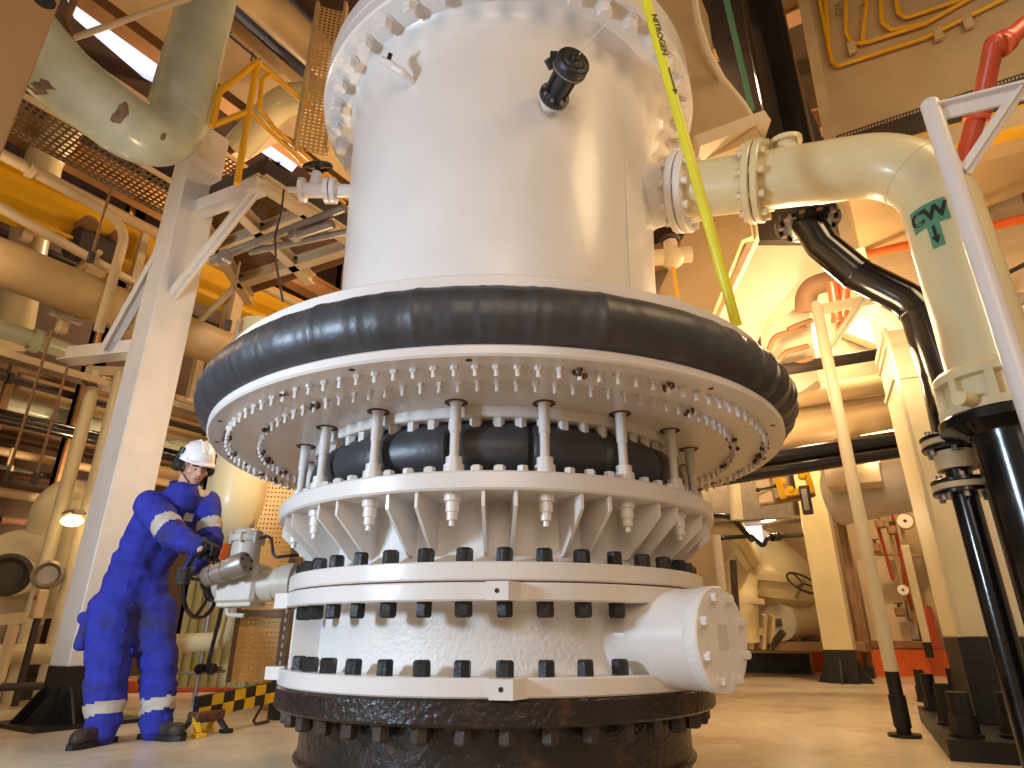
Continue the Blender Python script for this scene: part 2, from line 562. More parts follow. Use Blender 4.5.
# ---------------- ribbed collar
neck = MB()
neck.lathe([(.6, .80), (.915, .8055), (.905, .815), (.875, .835), (.855, .86), (.848, .9), (.848, 1.052), (.6, 1.052)], RC, 128, closed=True)
neck.build('collar_neck', 'whiteflat', riser)
collar = MB().ring(.6, 1.093, 1.051, 1.123, RC, 144, ch=.008).build('collar_ring', 'white', riser)
NR = 18
ROFF = .027
for k in range(NR):
    for sgn in (-.056, .056):
        a = FRONT + ROFF + k * 2 * PI / NR + sgn
        d = V((math.cos(a), math.sin(a), 0)); t = V((-d.y, d.x, 0))
        poly = [(.82, 1.052), (1.072, 1.052), (1.072, .995), (1.06, .985), (.9, .848), (.885, .842), (.82, .842)]
        MB().prism([RC + d * r + UP * z - t * .0065 for r, z in poly], t * .013).build('gusset', 'white', riser, smooth=.3)
rodm = MB()
rodm.lathe([(.0005, -.12), (.012, -.12), (.012, -.10), (.021, -.098), (.021, -.07), (.026, -.068), (.026, -.03), (.034, -.028), (.034, .0), (.034, .072), (.048, .0725), (.048, .083), (.041, .084), (.041, .112), (.033, .114), (.033, .142), (.021, .146), (.019, .155), (.019, .24), (.023, .245), (.023, .372), (.0005, .372)], (0, 0, 0), 18)
rme = bpy.data.meshes.new('tie_rod'); rme.from_pydata(rodm.v, [], rodm.f); rme.materials.append(M['white']); finish(rme, .5)
holem = MB().ring(.03, .047, -.002, .001, (0, 0, 0), 28, ch=.0005)
hme = bpy.data.meshes.new('rod_hole'); hme.from_pydata(holem.v, [], holem.f); hme.materials.append(M['rustspot']); finish(hme, .5)
cbolt = hexmesh('collar_bolt', .023, .032, 'white', .006)
for k in range(NR):
    a = FRONT + ROFF + (k + .5) * 2 * PI / NR
    rd = link('tie_rod', rme, riser, pol(1.012, a, 1.051))
    link('rod_hole', hme, rd, pol(1.012, a, 1.4195))
    for q in (-.085, .0, .085):
        ab = a + PI / NR + q
        link('collar_bolt', cbolt, collar, pol(1.03, ab, 1.123)).rotation_euler = (0, 0, random.random())
# ---------------- small rubber ring, in lobes
def lobe(a, j):
    x = ((a - FRONT - ROFF - .135) * NR / (2 * PI)) % 1
    g = min(x, 1 - x)
    return -.024 * math.exp(-(g / .035) ** 2)
sm = MB()
nt = 20
sm.lathe([(.858 + .116 * math.cos(2 * PI * j / nt), 1.262 + .118 * math.sin(2 * PI * j / nt)) for j in range(nt)], RC, 18 * 22, closed=True, wob=lobe)
sm.build('small_rubber_ring', 'rubber', riser)['label'] = 'small black rubber ring in lobes behind the tie rods'
MB().ring(.6, .80, 1.123, 1.42, RC, 96).build('inner_sleeve', 'whiteflat', riser)
infl = MB().ring(.6, .965, 1.375, 1.424, RC, 128).build('inner_flange', 'whiteflat', riser)
inut = hexmesh('inner_nut', .026, .05, 'white')
for k in range(64):
    a = FRONT + .02 + k * 2 * PI / 64
    if math.sin(a) > .55: continue
    link('inner_nut', inut, infl, pol(.925, a, 1.376)).rotation_euler = (PI, 0, random.random())
# ---------------- the wide disc and its studs
disc = MB().ring(.7, 1.461, 1.4195, 1.463, RC, 192, ch=.008).build('wide_disc', 'white', riser)
stud = MB()
stud.cyl((0, 0, 0), (0, 0, -.013), .015, n=6).cyl((0, 0, -.013), (0, 0, -.040), .0088, n=10)
sme = bpy.data.meshes.new('stud'); sme.from_pydata(stud.v, [], stud.f); sme.materials.append(M['white']); finish(sme, .5)
smr = sme.copy(); smr.materials.clear(); smr.materials.append(M['rustspot'])
blob = MB()
for i in range(7):
    blob.sphere((random.uniform(-.02, .02), random.uniform(-.02, .02), random.uniform(-.03, 0)), random.uniform(.008, .015), 7, 5)
bme = bpy.data.meshes.new('rust_scab'); bme.from_pydata(blob.v, [], blob.f); bme.materials.append(M['rustspot']); finish(bme, 1)
rusty = {}
rest = MB()
for ring_r, n, nm, cut in ((1.37, 118, 'stud', 100), (1.225, 108, 'inner_stud', 100)):
    order = sorted(range(n), key=lambda k: math.sin(FRONT + k * 2 * PI / n))
    for i, k in enumerate(order):
        a = FRONT + (k + .3) * 2 * PI / n
        da = (a - FRONT + PI) % (2 * PI) - PI
        if i >= cut:
            p = pol(ring_r, a, 1.4195)
            rest.cyl(p, p - UP * .013, .015, n=6).cyl(p - UP * .013, p - UP * .04, .0088, n=8)
            continue
        o = link(nm, sme, disc, pol(ring_r, a, 1.4195))
        o.rotation_euler = (0, 0, random.random() * 6)
        rng = random.Random(k * 7 + int(ring_r * 100))
        p_r = .14 if abs(da) > .6 else .08
        if abs(da) > 1.1 and abs(da) < 1.75: p_r = .34
        if rng.random() < p_r * (.9 if ring_r < 1.3 else .7):
            b = link('rust_scab', bme, disc, pol(ring_r, a, 1.4195)); b.rotation_euler = (0, 0, rng.random() * 6)
            b.scale = (rng.uniform(.5, .9),) * 3
r_ = rest.build('stud_row', 'white', disc); r_['kind'] = 'stuff'
# small dark drain holes near the rim
for a in (-1.25, -1.0, -.35, -.05, .62, 1.05):
    MB().cyl(pol(1.42, FRONT + a, 1.4188), pol(1.42, FRONT + a, 1.421), .012, n=14).build('drain_hole', 'ink', disc)['label'] = 'dark drilled hole'
# ---------------- big rubber ring between the discs, with faint creases
def crease(a, j):
    da = (a - FRONT + PI) % (2 * PI) - PI
    w = 0
    amp = .003 if da < .35 else .009 * min(1, (da - .35) / .7)
    w += amp * math.sin(a * 61 + math.sin(a * 7) * 2) ** 3
    for c0 in CR:
        g = abs(da - c0)
        if g < .05: w += .005 * math.exp(-(g / .008) ** 2)
    return w
CR = [-1.45, -1.3, -1.12, -1.0, -.86, -.72, -.6, -.43, -.3, -.17, -.02, .1, .26]
bt = MB()
nt = 24
bt.lathe([(1.412 + .122 * math.cos(2 * PI * j / nt), 1.575 + .119 * math.sin(2 * PI * j / nt)) for j in range(nt)], RC, 720, closed=True, wob=crease)
bt.build('big_rubber_ring', 'rubber', riser)['label'] = 'big black rubber ring with creases between white discs'
topd = MB().ring(.7, 1.452, 1.683, 1.74, RC, 192, ch=.008).build('top_disc', 'white', riser)
for a in (-.83, -.78, .5, .53):
    link('top_stud', cbolt, topd, pol(1.40, FRONT + a, 1.74))
# ---------------- drum
drum = MB()
drum.lathe([(.7, 1.70), (.892, 1.73), (.915, 1.9), (.93, 2.5), (.965, 3.3), (.975, 3.5), (.985, 3.6), (1.01, 3.64), (1.045, 3.665), (.7, 3.69)], RC, 160, closed=True, wob=lambda a, j: .04 * math.cos(a) * max(0, (j - 3)) / 5 if j < 9 else 0)
drum = drum.build('drum', 'white', riser)
sa = FRONT + .80
MB().beam(pol(.909, sa, 1.8), pol(.958, sa, 3.1), .006, .01, up=V((math.cos(sa), math.sin(sa), 0))).build('weld_seam', 'whiteflat', drum)
RT = RC + V((.05, 0, .04))
dfl = MB().ring(.7, 1.215, 3.62, 3.72, RT, 160, ch=.01).build('drum_flange', 'white', riser)
MB().ring(.7, 1.21, 3.728, 3.86, RT, 160, ch=.01).build('mating_flange', 'white', riser)
MB().lathe([(.7, 3.84), (1.06, 3.86), (1.0, 3.92), (.98, 4.6), (.98, 6.3), (.7, 6.3)], RT, 96, closed=True).build('upper_shell', 'white', riser)
dnut = hexmesh('flange_nut', .043, .07, 'white', .01)
for k in range(40):
    a = FRONT + k * 2 * PI / 40
    link('flange_nut', dnut, dfl, pol(1.135, a, 3.62) + V((.05, 0, .04))).rotation_euler = (PI, 0, random.random())

# ================================================================== fittings on the drum
# black flanged valve
va = FRONT + .275
vd = V((math.cos(va), math.sin(va), 0))
vp = W(562, 106, Y=RY - .92)
vp = pol(.93, va, vp.z)
vq = V((0, 0, 1)).rotation_difference((vd + UP * .02 + V((.1, 0, 0))).normalized())
def vz(x, y, z): return vp + vq @ V((x, y, z))
vax = vq @ UP
valve = thing('black_valve', 'black flanged valve with wire antenna, screwed into the front of the white drum', 'valve', vp)
MB().lathe([(.034, -.03), (.034, .05), (.03, .055)], vp, 24, vax).build('neck', 'white', valve)['label'] = 'white pipe neck'
mb = MB(); mb.lathe([(.03, .05), (.062, .051), (.065, .058), (.062, .064), (.03, .066)], vp, 36, vax)
mb.build('rear_flange', 'steel', valve)
mb = MB(); mb.lathe([(.02, .064), (.062, .066), (.066, .072), (.066, .088), (.05, .094), (.04, .1), (.04, .2), (.055, .205), (.069, .212), (.071, .225), (.071, .262), (.066, .27), (.05, .272), (.048, .278), (.02, .28), (.018, .29), (.0005, .29)], vp, 36, vax)
for k in range(4):
    an = k * PI / 2 + .4
    mb.beam(vz(.045 * math.cos(an), .045 * math.sin(an), .09), vz(.05 * math.cos(an), .05 * math.sin(an), .215), .012, .02)
mb.build('valve_body', 'valveblack', valve)
MB().ring(.066, .0735, .223, .229, vp, 36, vax, ch=.001).build('rim_band', 'galv', valve)
for k in range(8):
    an = k * PI / 4
    MB().cyl(vz(.052 * math.cos(an), .052 * math.sin(an), .086), vz(.052 * math.cos(an), .052 * math.sin(an), .104), .009, n=6).build('flange_bolt', 'galv', valve)
MB().cyl(vz(-.06, .01, .18), vz(-.094, .015, .2), .018, n=12).box(vz(-.075, .012, .22), (.03, .03, .04)).build('side_plug', 'valveblack', valve)
MB().tube([vz(.005, .01, .27), vz(.02, .03, .36), vz(.045, .055, .44)], .0022, 6).sphere(vz(.045, .055, .44), .006, 8, 6).build('antenna', 'steel', valve)
valve.scale = (1.18, 1.18, 1.18)
# small drain tap
ta = FRONT - .50
tp = W(414, 90, Y=2.55)
tp = pol(.955, ta, tp.z)
td = V((math.cos(ta), math.sin(ta), 0))
tap = thing('sample_tap', 'small white elbowed tap with black cap on the upper left of the drum', 'tap', tp)
e = tp + td * .085
MB().tube([tp - td * .03, tp + td * .04, e], [.028, .022, .02], 14).build('stub', 'white', tap)
q = e + V((-.115, -.02, .075))
MB().tube(fillet([e - td * .02, e, e.lerp(q, .5), q], .02), [.021] * 9 + [.02] * 8 + [.017], 12).cyl(e.lerp(q, .45), e.lerp(q, .75), .023, n=6).build('spout', 'white', tap)
MB().cyl(e.lerp(q, .7), e.lerp(q, .7) + V((.02, -.03, .035)), .012, n=10).build('cap', 'black', tap)
# side valve on the left with black handwheel
la = FRONT - 1.53
lp = W(347, 195, d=4.1)
lp = pol(.95, la, lp.z)
ld = V((math.cos(la), math.sin(la), 0))
lv = thing('stub_valve', 'small white gate valve with black handwheel at the left side of the drum', 'valve', lp)
MB().tube([lp - ld * .05, lp + ld * .14], .045, 20).build('stub', 'white', lv)
MB().lathe([(.03, .12), (.085, .121), (.085, .15), (.03, .151)], lp, 24, ld).lathe([(.03, .158), (.085, .16), (.085, .19), (.03, .191)], lp, 24, ld).build('flange', 'white', lv)
MB().tube([lp + ld * .18, lp + ld * .34], .05, 18).lathe([(.03, .32), (.08, .321), (.08, .35), (.02, .352)], lp, 24, ld).cyl(lp + ld * .26, lp + ld * .26 + UP * .14, .045, .032, n=16).tube([lp + ld * .35, lp + ld * .43], .02, 10).build('valve_body', 'white', lv)
hc = lp + ld * .26 + UP * .19
wh = MB()
wh.lathe([(.085 + .014 * math.cos(2 * PI * j / 8), .014 * math.sin(2 * PI * j / 8)) for j in range(8)], hc, 32, (-.15, -.45, 1), closed=True)
for k in range(4):
    an = k * PI / 2
    wh.beam(hc, hc + V((math.cos(an), math.sin(an), .3 * math.sin(an))) * .085, .016, .012)
wh.cyl(hc - UP * .06, hc + UP * .02, .016, n=10).build('handwheel', 'black', lv)
# ================================================================== the worker
def remesh(mb, voxel, smooth=6, fac=.5):
    me = bpy.data.meshes.new('tmp'); me.from_pydata(mb.v, [], mb.f)
    bm = bmesh.new(); bm.from_mesh(me); bmesh.ops.recalc_face_normals(bm, faces=bm.faces); bm.to_mesh(me); bm.free()
    o = bpy.data.objects.new('tmp', me); COL.objects.link(o)
    r = o.modifiers.new('r', 'REMESH'); r.mode = 'VOXEL'; r.voxel_size = voxel; r.use_smooth_shade = True
    s = o.modifiers.new('s', 'SMOOTH'); s.factor = fac; s.iterations = smooth
    dg = bpy.context.evaluated_depsgraph_get()
    out = bpy.data.meshes.new_from_object(o.evaluated_get(dg))
    bpy.data.objects.remove(o); bpy.data.meshes.remove(me)
    return out


def put(name, me, m, parent, smooth=True):
    """link a finished world-space mesh as a part"""
    me.materials.clear(); me.materials.append(M[m])
    c = sum((v.co for v in me.vertices), V()) / max(1, len(me.vertices))
    me.transform(Matrix.Translation(-c))
    me.polygons.foreach_set('use_smooth', [True] * len(me.polygons))
    me.name = name; me.update()
    return link(name, me, parent, c)


def shell(me, test, off):
    """a thin patch lifted off a surface wherever test(point) holds"""
    bm = bmesh.new(); bm.from_mesh(me); bm.normal_update()
    bmesh.ops.delete(bm, geom=[f for f in bm.faces if not test(f.calc_center_median())], context='FACES')
    nr = {v: v.normal.copy() for v in bm.verts}
    top = list(bm.faces)
    d = bmesh.ops.duplicate(bm, geom=list(bm.verts) + list(bm.edges) + top)
    for v in nr: v.co += nr[v] * off
    for f in d['geom']:
        if isinstance(f, bmesh.types.BMFace): f.normal_flip()
    r = bpy.data.meshes.new('patch'); bm.to_mesh(r); bm.free()
    return r


J = dict(
    hipR=W(113, 612, Y=4.02), hipL=W(152, 610, Y=4.19), kneeR=W(108, 670, Y=3.95), kneeL=W(159, 668, Y=4.13),
    ankR=W(101, 732, Y=3.90), ankL=W(157, 727, Y=4.08),
    pel=W(132, 600, Y=4.11), waist=W(140, 568, Y=4.09), chest=W(166, 520, Y=4.0), nb=W(184, 489, Y=3.98),
    shR=W(150, 505, Y=3.86), shL=W(207, 502, Y=4.1), elR=W(175, 536, Y=3.72), wrR=W(200, 549, Y=3.64),
    elL=W(211, 542, Y=3.98), wrL=W(190, 571, Y=3.80), head=W(195, 466, Y=3.94))
man = thing('person', 'worker in blue coveralls, white helmet and earmuffs turning a black handwheel', 'person', V((J['pel'].x, J['pel'].y, 0)))
fv = V((.72, -.60, -.36)).normalized()                 # where he looks
hs = fv.cross(UP).normalized()                         # to his right
hu = hs.cross(fv).normalized()
hd = J['head']
def hp(r, f, u): return hd + hs * r + fv * f + hu * u
HR = Matrix((hs, fv, hu)).transposed()
def ell(mb, c, r, n=14, m=10):
    t = MB().sphere((0, 0, 0), r, n, m)
    mb.add([c + HR @ v for v in t.v], t.f)

# --- body: one continuous skin surface under the clothes
b = MB()
ell(b, hp(0, -.01, .025), (.074, .094, .092))
ell(b, hp(0, .035, -.04), (.058, .058, .075))
ell(b, hp(0, .062, -.088), (.03, .026, .022))
b.capsule(hp(0, .088, .005), hp(0, .108, -.035), .009, .014)
b.capsule(hp(-.018, .098, -.036), hp(.018, .098, -.036), .009, .009)
b.capsule(hp(-.045, .075, .022), hp(.045, .075, .022), .014, .014)
for q in (-1, 1):
    b.sphere(hp(q * .042, .062, -.028), .024, 10, 8)
    b.capsule(hp(q * .076, -.01, .02), hp(q * .076, -.005, -.03), .012, .010)
b.capsule(hp(-.02, .088, -.062), hp(.02, .088, -.062), .009, .009)
b.capsule(hp(-.018, .085, -.073), hp(.018, .085, -.073), .009, .009)
b.capsule(hp(0, -.03, -.03), J['nb'] - UP * .03, .054, .056)
b.capsule(J['chest'], J['waist'], .10, .095).capsule(J['nb'] - UP * .05, J['chest'], .05, .10).capsule(J['waist'], J['pel'], .095, .11)
b.capsule(J['shR'], J['shL'], .06, .06)
for s_ in 'RL':
    b.capsule(J['sh' + s_], J['el' + s_], .055, .045).capsule(J['el' + s_], J['wr' + s_], .042, .03)
    b.capsule(J['hip' + s_], J['knee' + s_], .09, .06).capsule(J['knee' + s_], J['ank' + s_], .058, .042)
    b.capsule(J['pel'], J['hip' + s_], .1, .1)
put('body', remesh(b, .0085, 3), 'skin', man)
# --- eyes and mouth line
for q in (-1, 1):
    e = MB(); ell(e, hp(q * .03, .083, -.008), (.013, .009, .006), 10, 8); put('eye', remesh(e, .003, 1), 'white', man)
    e = MB(); ell(e, hp(q * .03, .0905, -.010), (.005, .003, .005), 8, 6); e.build('iris', 'ink', man)
    MB().capsule(hp(q * .017, .094, .014), hp(q * .047, .080, .012), .005, .004).build('eyebrow', 'glove', man)
MB().capsule(hp(-.02, .0955, -.0675), hp(.02, .0955, -.0675), .002, .002).build('mouth_line', 'rustspot', man)
h = MB(); ell(h, hp(0, -.045, .0), (.082, .068, .078)); h.build('hair', 'glove', man)

# --- coverall
c = MB()
def side(p, q, amt):
    return p + (q - p).normalized() * amt
sv = (J['shL'] - J['shR']).normalized()
fb = UP.cross(sv).normalized()                          # his chest direction
if fb.dot(V((0, -1, 0))) < 0: fb = -fb
for k, r0, r1 in ((-1, .135, .13), (1, .125, .125)):
    c.capsule(J['chest'] + sv * k * .075, J['waist'] + sv * k * .05, r0 * .95, r1)
    c.capsule(J['waist'] + sv * k * .05, J['pel'] + sv * k * .055, r1, .145)
c.capsule(J['shR'] + (J['shL'] - J['shR']) * .12, J['shL'] + (J['shR'] - J['shL']) * .12, .085, .082)
c.capsule(J['nb'] - UP * .05, J['chest'], .115, .13)
c.capsule(J['nb'] - UP * .055, J['nb'] - UP * .09, .075, .11)
for s_, t0, k0, k1, a0 in (('R', .148, .118, .100, .072), ('L', .14, .108, .096, .07)):
    hip, kn, an = J['hip' + s_], J['knee' + s_], J['ank' + s_]
    c.capsule(J['pel'], hip, .14, t0).capsule(hip, kn, t0, k0).capsule(kn, kn.lerp(an, .75), k0, k1).capsule(kn.lerp(an, .7), an, k1, a0)
    c.capsule(kn + (an - kn) * .9, kn + (an - kn) * .97, .098, .092)
    sh, el, wr = J['sh' + s_], J['el' + s_], J['wr' + s_]
    c.capsule(sh, el, .098 if s_ == 'R' else .085, .084 if s_ == 'R' else .075)
    c.capsule(el, el.lerp(wr, .86), .082, .062 if s_ == 'R' else .058)
cm = remesh(c, .0125, 5)
cm.update()
axes = [(J['hipR'], J['kneeR']), (J['kneeR'], J['ankR']), (J['hipL'], J['kneeL']), (J['kneeL'], J['ankL']), (J['shR'], J['elR']), (J['elR'], J['wrR']), (J['shL'], J['elL']), (J['elL'], J['wrL']), (J['chest'], J['pel'])]
fold_at = [(J['elR'], .16, .016), (J['elL'], .15, .012), (J['kneeR'], .2, .010), (J['kneeL'], .2, .010), (J['ankR'] + UP * .04, .13, .011), (J['ankL'] + UP * .04, .13, .011), (J['waist'], .22, .016), (J['pel'] - UP * .1, .22, .009), (J['shR'], .15, .012), (J['wrR'], .12, .012), (J['chest'], .25, .008)]
for v in cm.vertices:
    p = v.co
    bestd, ax = 9, None
    for a0, a1 in axes:
        d = a1 - a0; t = max(0, min(1, (p - a0).dot(d) / d.length_squared)); q = (p - a0 - d * t).length
        if q < bestd: bestd, ax, along = q, d.normalized(), (p - a0).dot(d.normalized())
    amp = .005
    for q, rr, am in fold_at:
        amp += am * math.exp(-((p - q).length / rr) ** 2)
    sq = V((p.x * 7, p.y * 7, p.z * 7))
    w = noise.noise(sq * 1.1 + ax * (along * 6) + UP * (p.x * 5)) + .6 * noise.noise(sq * 1.7 + ax * (along * 13) + V((9, 3, 1)) + UP * (p.y * 9))
    w = w - .5 * abs(noise.noise(sq * .9 + ax * (along * 9) + V((2, 7, 5)))) * 2
    v.co = p + v.normal * (w * amp)
cm.update()
cov_stripe = []
def band(a0, a1, t0, t1, rmax):
    d = a1 - a0; L = d.length_squared
    def f(p):
        t = (p - a0).dot(d) / L
        return t0 < t < t1 and (p - a0 - d * t).length < rmax
    return f
stripes = [band(J['kneeR'], J['ankR'], .56, .76, .2), band(J['kneeL'], J['ankL'], .56, .76, .2), band(J['shR'], J['elR'], .62, .84, .15), band(J['shL'], J['elL'], .55, .8, .12)]
for f_ in stripes:
    put('reflective_strip', shell(cm, f_, .004), 'reflect', man)
el_ = J['shL'].lerp(J['nb'], .2) + UP * .075
put('shoulder_patch', shell(cm, lambda p: (p - J['shL'] - UP * .06 - V((-.03, -.07, 0))).length < .07 and p.z > J['shL'].z - .02, .004), 'reflect', man)
cpp = J['chest'] + fb * .145 + sv * .09 + UP * .0
put('chest_badge', shell(cm, lambda p: abs((p - cpp).dot(sv)) < .034 and abs(p.z - cpp.z) < .022 and (p - cpp).length < .09, .005), 'white', man)
put('coverall', cm, 'blue', man)
# collar, cargo pocket
nk = J['nb'] + UP * .022
cb = MB()
for i in range(16):
    a0, a1 = 2 * PI * i / 18 + .35, 2 * PI * (i + 1) / 18 + .35
    f0 = fb
    def cp(a, r, z): return nk + (fb * math.cos(a) + sv * math.sin(a)) * r + UP * z
    cb.add([cp(a0, .072, -.05), cp(a1, .072, -.05), cp(a1, .076, .02 - .03 * math.cos(a1)), cp(a0, .076, .02 - .03 * math.cos(a0)), cp(a0, .1, -.07), cp(a1, .1, -.07), cp(a1, .092, .025 - .03 * math.cos(a1)), cp(a0, .092, .025 - .03 * math.cos(a0))],
           [(0, 1, 2, 3), (7, 6, 5, 4), (3, 2, 6, 7), (0, 4, 5, 1), (0, 3, 7, 4), (1, 5, 6, 2)])
cb.build('collar', 'blue', man, smooth=1.2)
pc = J['hipR'].lerp(J['kneeR'], .38) + V((-.115, -.03, 0))
k_ = MB(); k_.box(pc, (.07, .15, .19), Matrix.Rotation(.12, 3, 'Y'), .02)
k2 = MB(); k2.box(pc + V((-.006, 0, .085)), (.085, .165, .065), Matrix.Rotation(.12, 3, 'Y'), .015)
k_.add(k2.v, k2.f)
put('cargo_pocket', remesh(k_, .01, 5), 'blue', man)

# --- boots
for s_, toe in (('R', V((-.12, -.99, 0))), ('L', V((.93, -.36, 0)))):
    an = J['ank' + s_]
    f_ = toe.normalized()
    g = V((an.x, an.y, 0))
    m_ = MB()
    m_.capsule(g + UP * .055 - f_ * .05, g + UP * .055 + f_ * .06, .05, .048).capsule(g + UP * .05 + f_ * .06, g + UP * .045 + f_ * .165, .048, .042).capsule(g + UP * .06, an + UP * .02, .055, .058)
    m_.sphere(g + UP * .052 + f_ * .15, (.05, .05, .045))
    bo = put('boot', remesh(m_, .009, 4), 'boot', man)
    so = MB()
    sd = f_.cross(UP)
    pr = [(-.105, .02), (-.09, .045), (0, .042), (.1, .05), (.17, .046), (.212, .02), (.212, -.02), (.17, -.046), (.1, -.05), (0, -.042), (-.09, -.045), (-.105, -.02)]
    so.prism([g + f_ * x + sd * y for x, y in pr], UP * .028)
    so.build('sole', 'ink', bo)

# --- helmet, earmuffs
hm = MB()
prof = [(.0005, .138), (.04, .133), (.075, .113), (.097, .08), (.108, .04), (.111, .015), (.104, .012), (.06, .012)]
t = MB().lathe(prof, (0, 0, 0), 36)
hm.add([hp(0, -.005, .028) + HR @ V((v.x * .92, v.y * 1.12, v.z)) for v in t.v], t.f)
pk = [(a, math.sin(a) ** 2) for a in [PI * i / 14 for i in range(15)]]
up_, lo_ = [], []
for i in range(15):
    a = PI * i / 14
    ce, se = math.cos(a), math.sin(a)
    up_.append((hp(.098 * ce, .118 * se - .005, .05), hp(.108 * ce, .118 * se + .052 * se ** 1.5 - .005, .034), hp(.107 * ce, .118 * se + .05 * se ** 1.5 - .006, .026), hp(.097 * ce, .115 * se - .01, .03)))
vs = [p for q in up_ for p in q]
fs = []
for i in range(14):
    for j in range(4):
        fs.append((i * 4 + j, i * 4 + (j + 1) % 4, (i + 1) * 4 + (j + 1) % 4, (i + 1) * 4 + j))
hm.add(vs, fs + [(0, 1, 2, 3), (56, 59, 58, 57)])
for q in (-.018, .018):
    hm.tube([hp(q, -.12, .095), hp(q, -.06, .152), hp(q, 0, .169), hp(q, .06, .153), hp(q, .112, .10)], .0065, 8)
hm = hm.build('helmet', 'helmet', man, smooth=.9)
for q in (-1, 1):
    mb = MB()
    mb.lathe([(.0005, -.002), (.036, .0), (.042, .008), (.041, .03), (.034, .042), (.0005, .046)], hp(q * .082, -.012, -.012), 24, hs * q)
    mb.build('ear_cup', 'muff', hm)
    MB().tube([hp(q * .118, -.012, -.005), hp(q * .119, -.012, .05), hp(q * .104, -.012, .085)], .008, 8).build('cup_arm', 'muff', hm)
    MB().box(hp(q * .104, -.012, .082), (.022, .045, .04), HR, .006).build('cup_clip', 'muff', hm)
MB().tube([hp(.07, .06, .03), hp(.076, .03, -.05), hp(.03, .075, -.1)], .004, 6).build('chin_strap', 'ink', hm)

# --- handwheel geometry is shared with the hands
WC = W(203, 584, Y=3.70)
WR = .178
wax = V((1, -.12, .02)).normalized()
wz = UP
wy = wz.cross(wax).normalized()                        # in the wheel plane, horizontal
def wpt(a, r=WR): return WC + (wz * math.cos(a) + wy * math.sin(a)) * r

# --- gloved hands closed on the rim
def hand(wr, g, T, A, back, thumb):
    T = T.normalized(); A = (A - T * A.dot(T)).normalized(); N = T.cross(A).normalized()
    if N.dot(back) < 0: N = -N
    m_ = MB()
    kn = g - A * .026 + N * .034
    pb = g - A * .085 + N * .022
    m_.capsule(wr, pb, .032, .033)
    for o_ in (-.03, -.01, .01, .03):
        m_.capsule(pb + T * o_ * .75, kn + T * o_, .019, .0145)
    for i, o_ in enumerate((-.036, -.0122, .0122, .036)):
        L = (.88, 1.0, .97, .82)[i] if thumb < 0 else (.82, .97, 1.0, .88)[i]
        ka = (-.006, .006, .003, -.010)[i if thumb < 0 else 3 - i]
        k0 = kn + T * o_ + A * ka - N * (.004 if i in (0, 3) else 0)
        k1 = g + T * o_ * 1.02 + A * .014 * L + N * (.036)
        k2 = g + T * o_ + A * .036 * L - N * .002
        k3 = g + T * o_ * .97 + A * .012 - N * .030 * L
        k4 = g + T * o_ * .95 - A * .012 - N * .026 * L
        m_.capsule(k0, k1, .0112, .0105).capsule(k1, k2, .0105, .0098).capsule(k2, k3, .0098, .0092).capsule(k3, k4, .0092, .0082)
    th = pb + T * .03 * thumb
    m_.capsule(th - A * .01, g - A * .035 + T * .05 * thumb - N * .004, .019, .0145)
    m_.capsule(g - A * .035 + T * .05 * thumb - N * .004, g - A * .008 + T * .043 * thumb - N * .034, .0135, .0115)
    m_.capsule(g - A * .008 + T * .043 * thumb - N * .034, g + A * .016 + T * .03 * thumb - N * .036, .0115, .0095)
    return m_
put('glove', remesh(hand(J['wrR'].lerp(wpt(0), .12), wpt(.12), wy, wpt(.1) - J['wrR'], UP * 1 + V((-.2, -.2, 0)), -1), .0038, 2), 'glove', man)['label'] = 'dark work glove'
put('glove', remesh(hand(J['wrL'].lerp(wpt(-1.5), .12), wpt(-1.42), wz, wpt(-1.4) - J['wrL'] + V((0, -.05, 0)), V((-1, 0, .1)), 1), .0038, 2), 'glove', man)['label'] = 'dark work glove'

# ================================================================== valve gear he turns
gc = W(240, 578, Y=3.78)
gear = thing('valve_actuator', 'grey valve gearbox with a slanted motor, standing between the worker and the riser', 'valve actuator', V((gc.x, gc.y, 0)))
bx = wax
by = wy
def gl(x, y, z): return WC + bx * x + by * y + wz * z
GR = Matrix((bx, by, wz)).transposed()
mb = MB()
mb.box(gl(.245, 0, -.01), (.23, .2, .21), GR, .02).cyl(gl(.10, 0, 0), gl(.16, 0, 0), .085, n=28).cyl(gl(.36, 0, -.02), gl(.44, 0, -.02), .085, n=28)
mb.box(gl(.245, 0, -.115), (.2, .17, .03), GR, .006)
mb.build('gearbox', 'actuator', gear, smooth=.5)
mb = MB()
mb.lathe([(.0005, .08), (.085, .08), (.085, .11), (.079, .115), (.079, .225), (.094, .228), (.094, .262), (.08, .266), (.08, .285), (.06, .3), (.0005, .304)], gl(.215, .02, 0), 36)
for k in range(8):
    an = k * PI / 4
    p = gl(.215, .02, .245) + V((math.cos(an), math.sin(an), 0)) * .096
    mb.cyl(p - UP * .03, p + UP * .03, .008, n=6)
mb.build('top_housing', 'actuator', gear, smooth=.5)
m0, m1 = gl(.11, -.155, .02), gl(.34, -.19, .085)
md = (m1 - m0).normalized()
mb = MB(); mb.lathe([(.0005, 0), (.05, .0), (.055, .01), (.055, .05), (.047, .055), (.047, .075), (.055, .08), (.055, .12), (.05, .125), (.05, .15), (.062, .155), (.062, .24), (.056, .252), (.0005, .256)], m0, 36, md)
mo = mb.build('motor', 'galv', gear, smooth=.5)
mo['label'] = 'silver grey motor cylinder'
mx = md.cross(UP).normalized(); my = mx.cross(md)
for k in range(5):
    an = k * 2 * PI / 5 + .4
    p = m0 + md * .253 + (mx * math.cos(an) + my * math.sin(an)) * .04
    MB().cyl(p, p + md * .008, .007, n=10).build('screw', 'darksteel', mo)
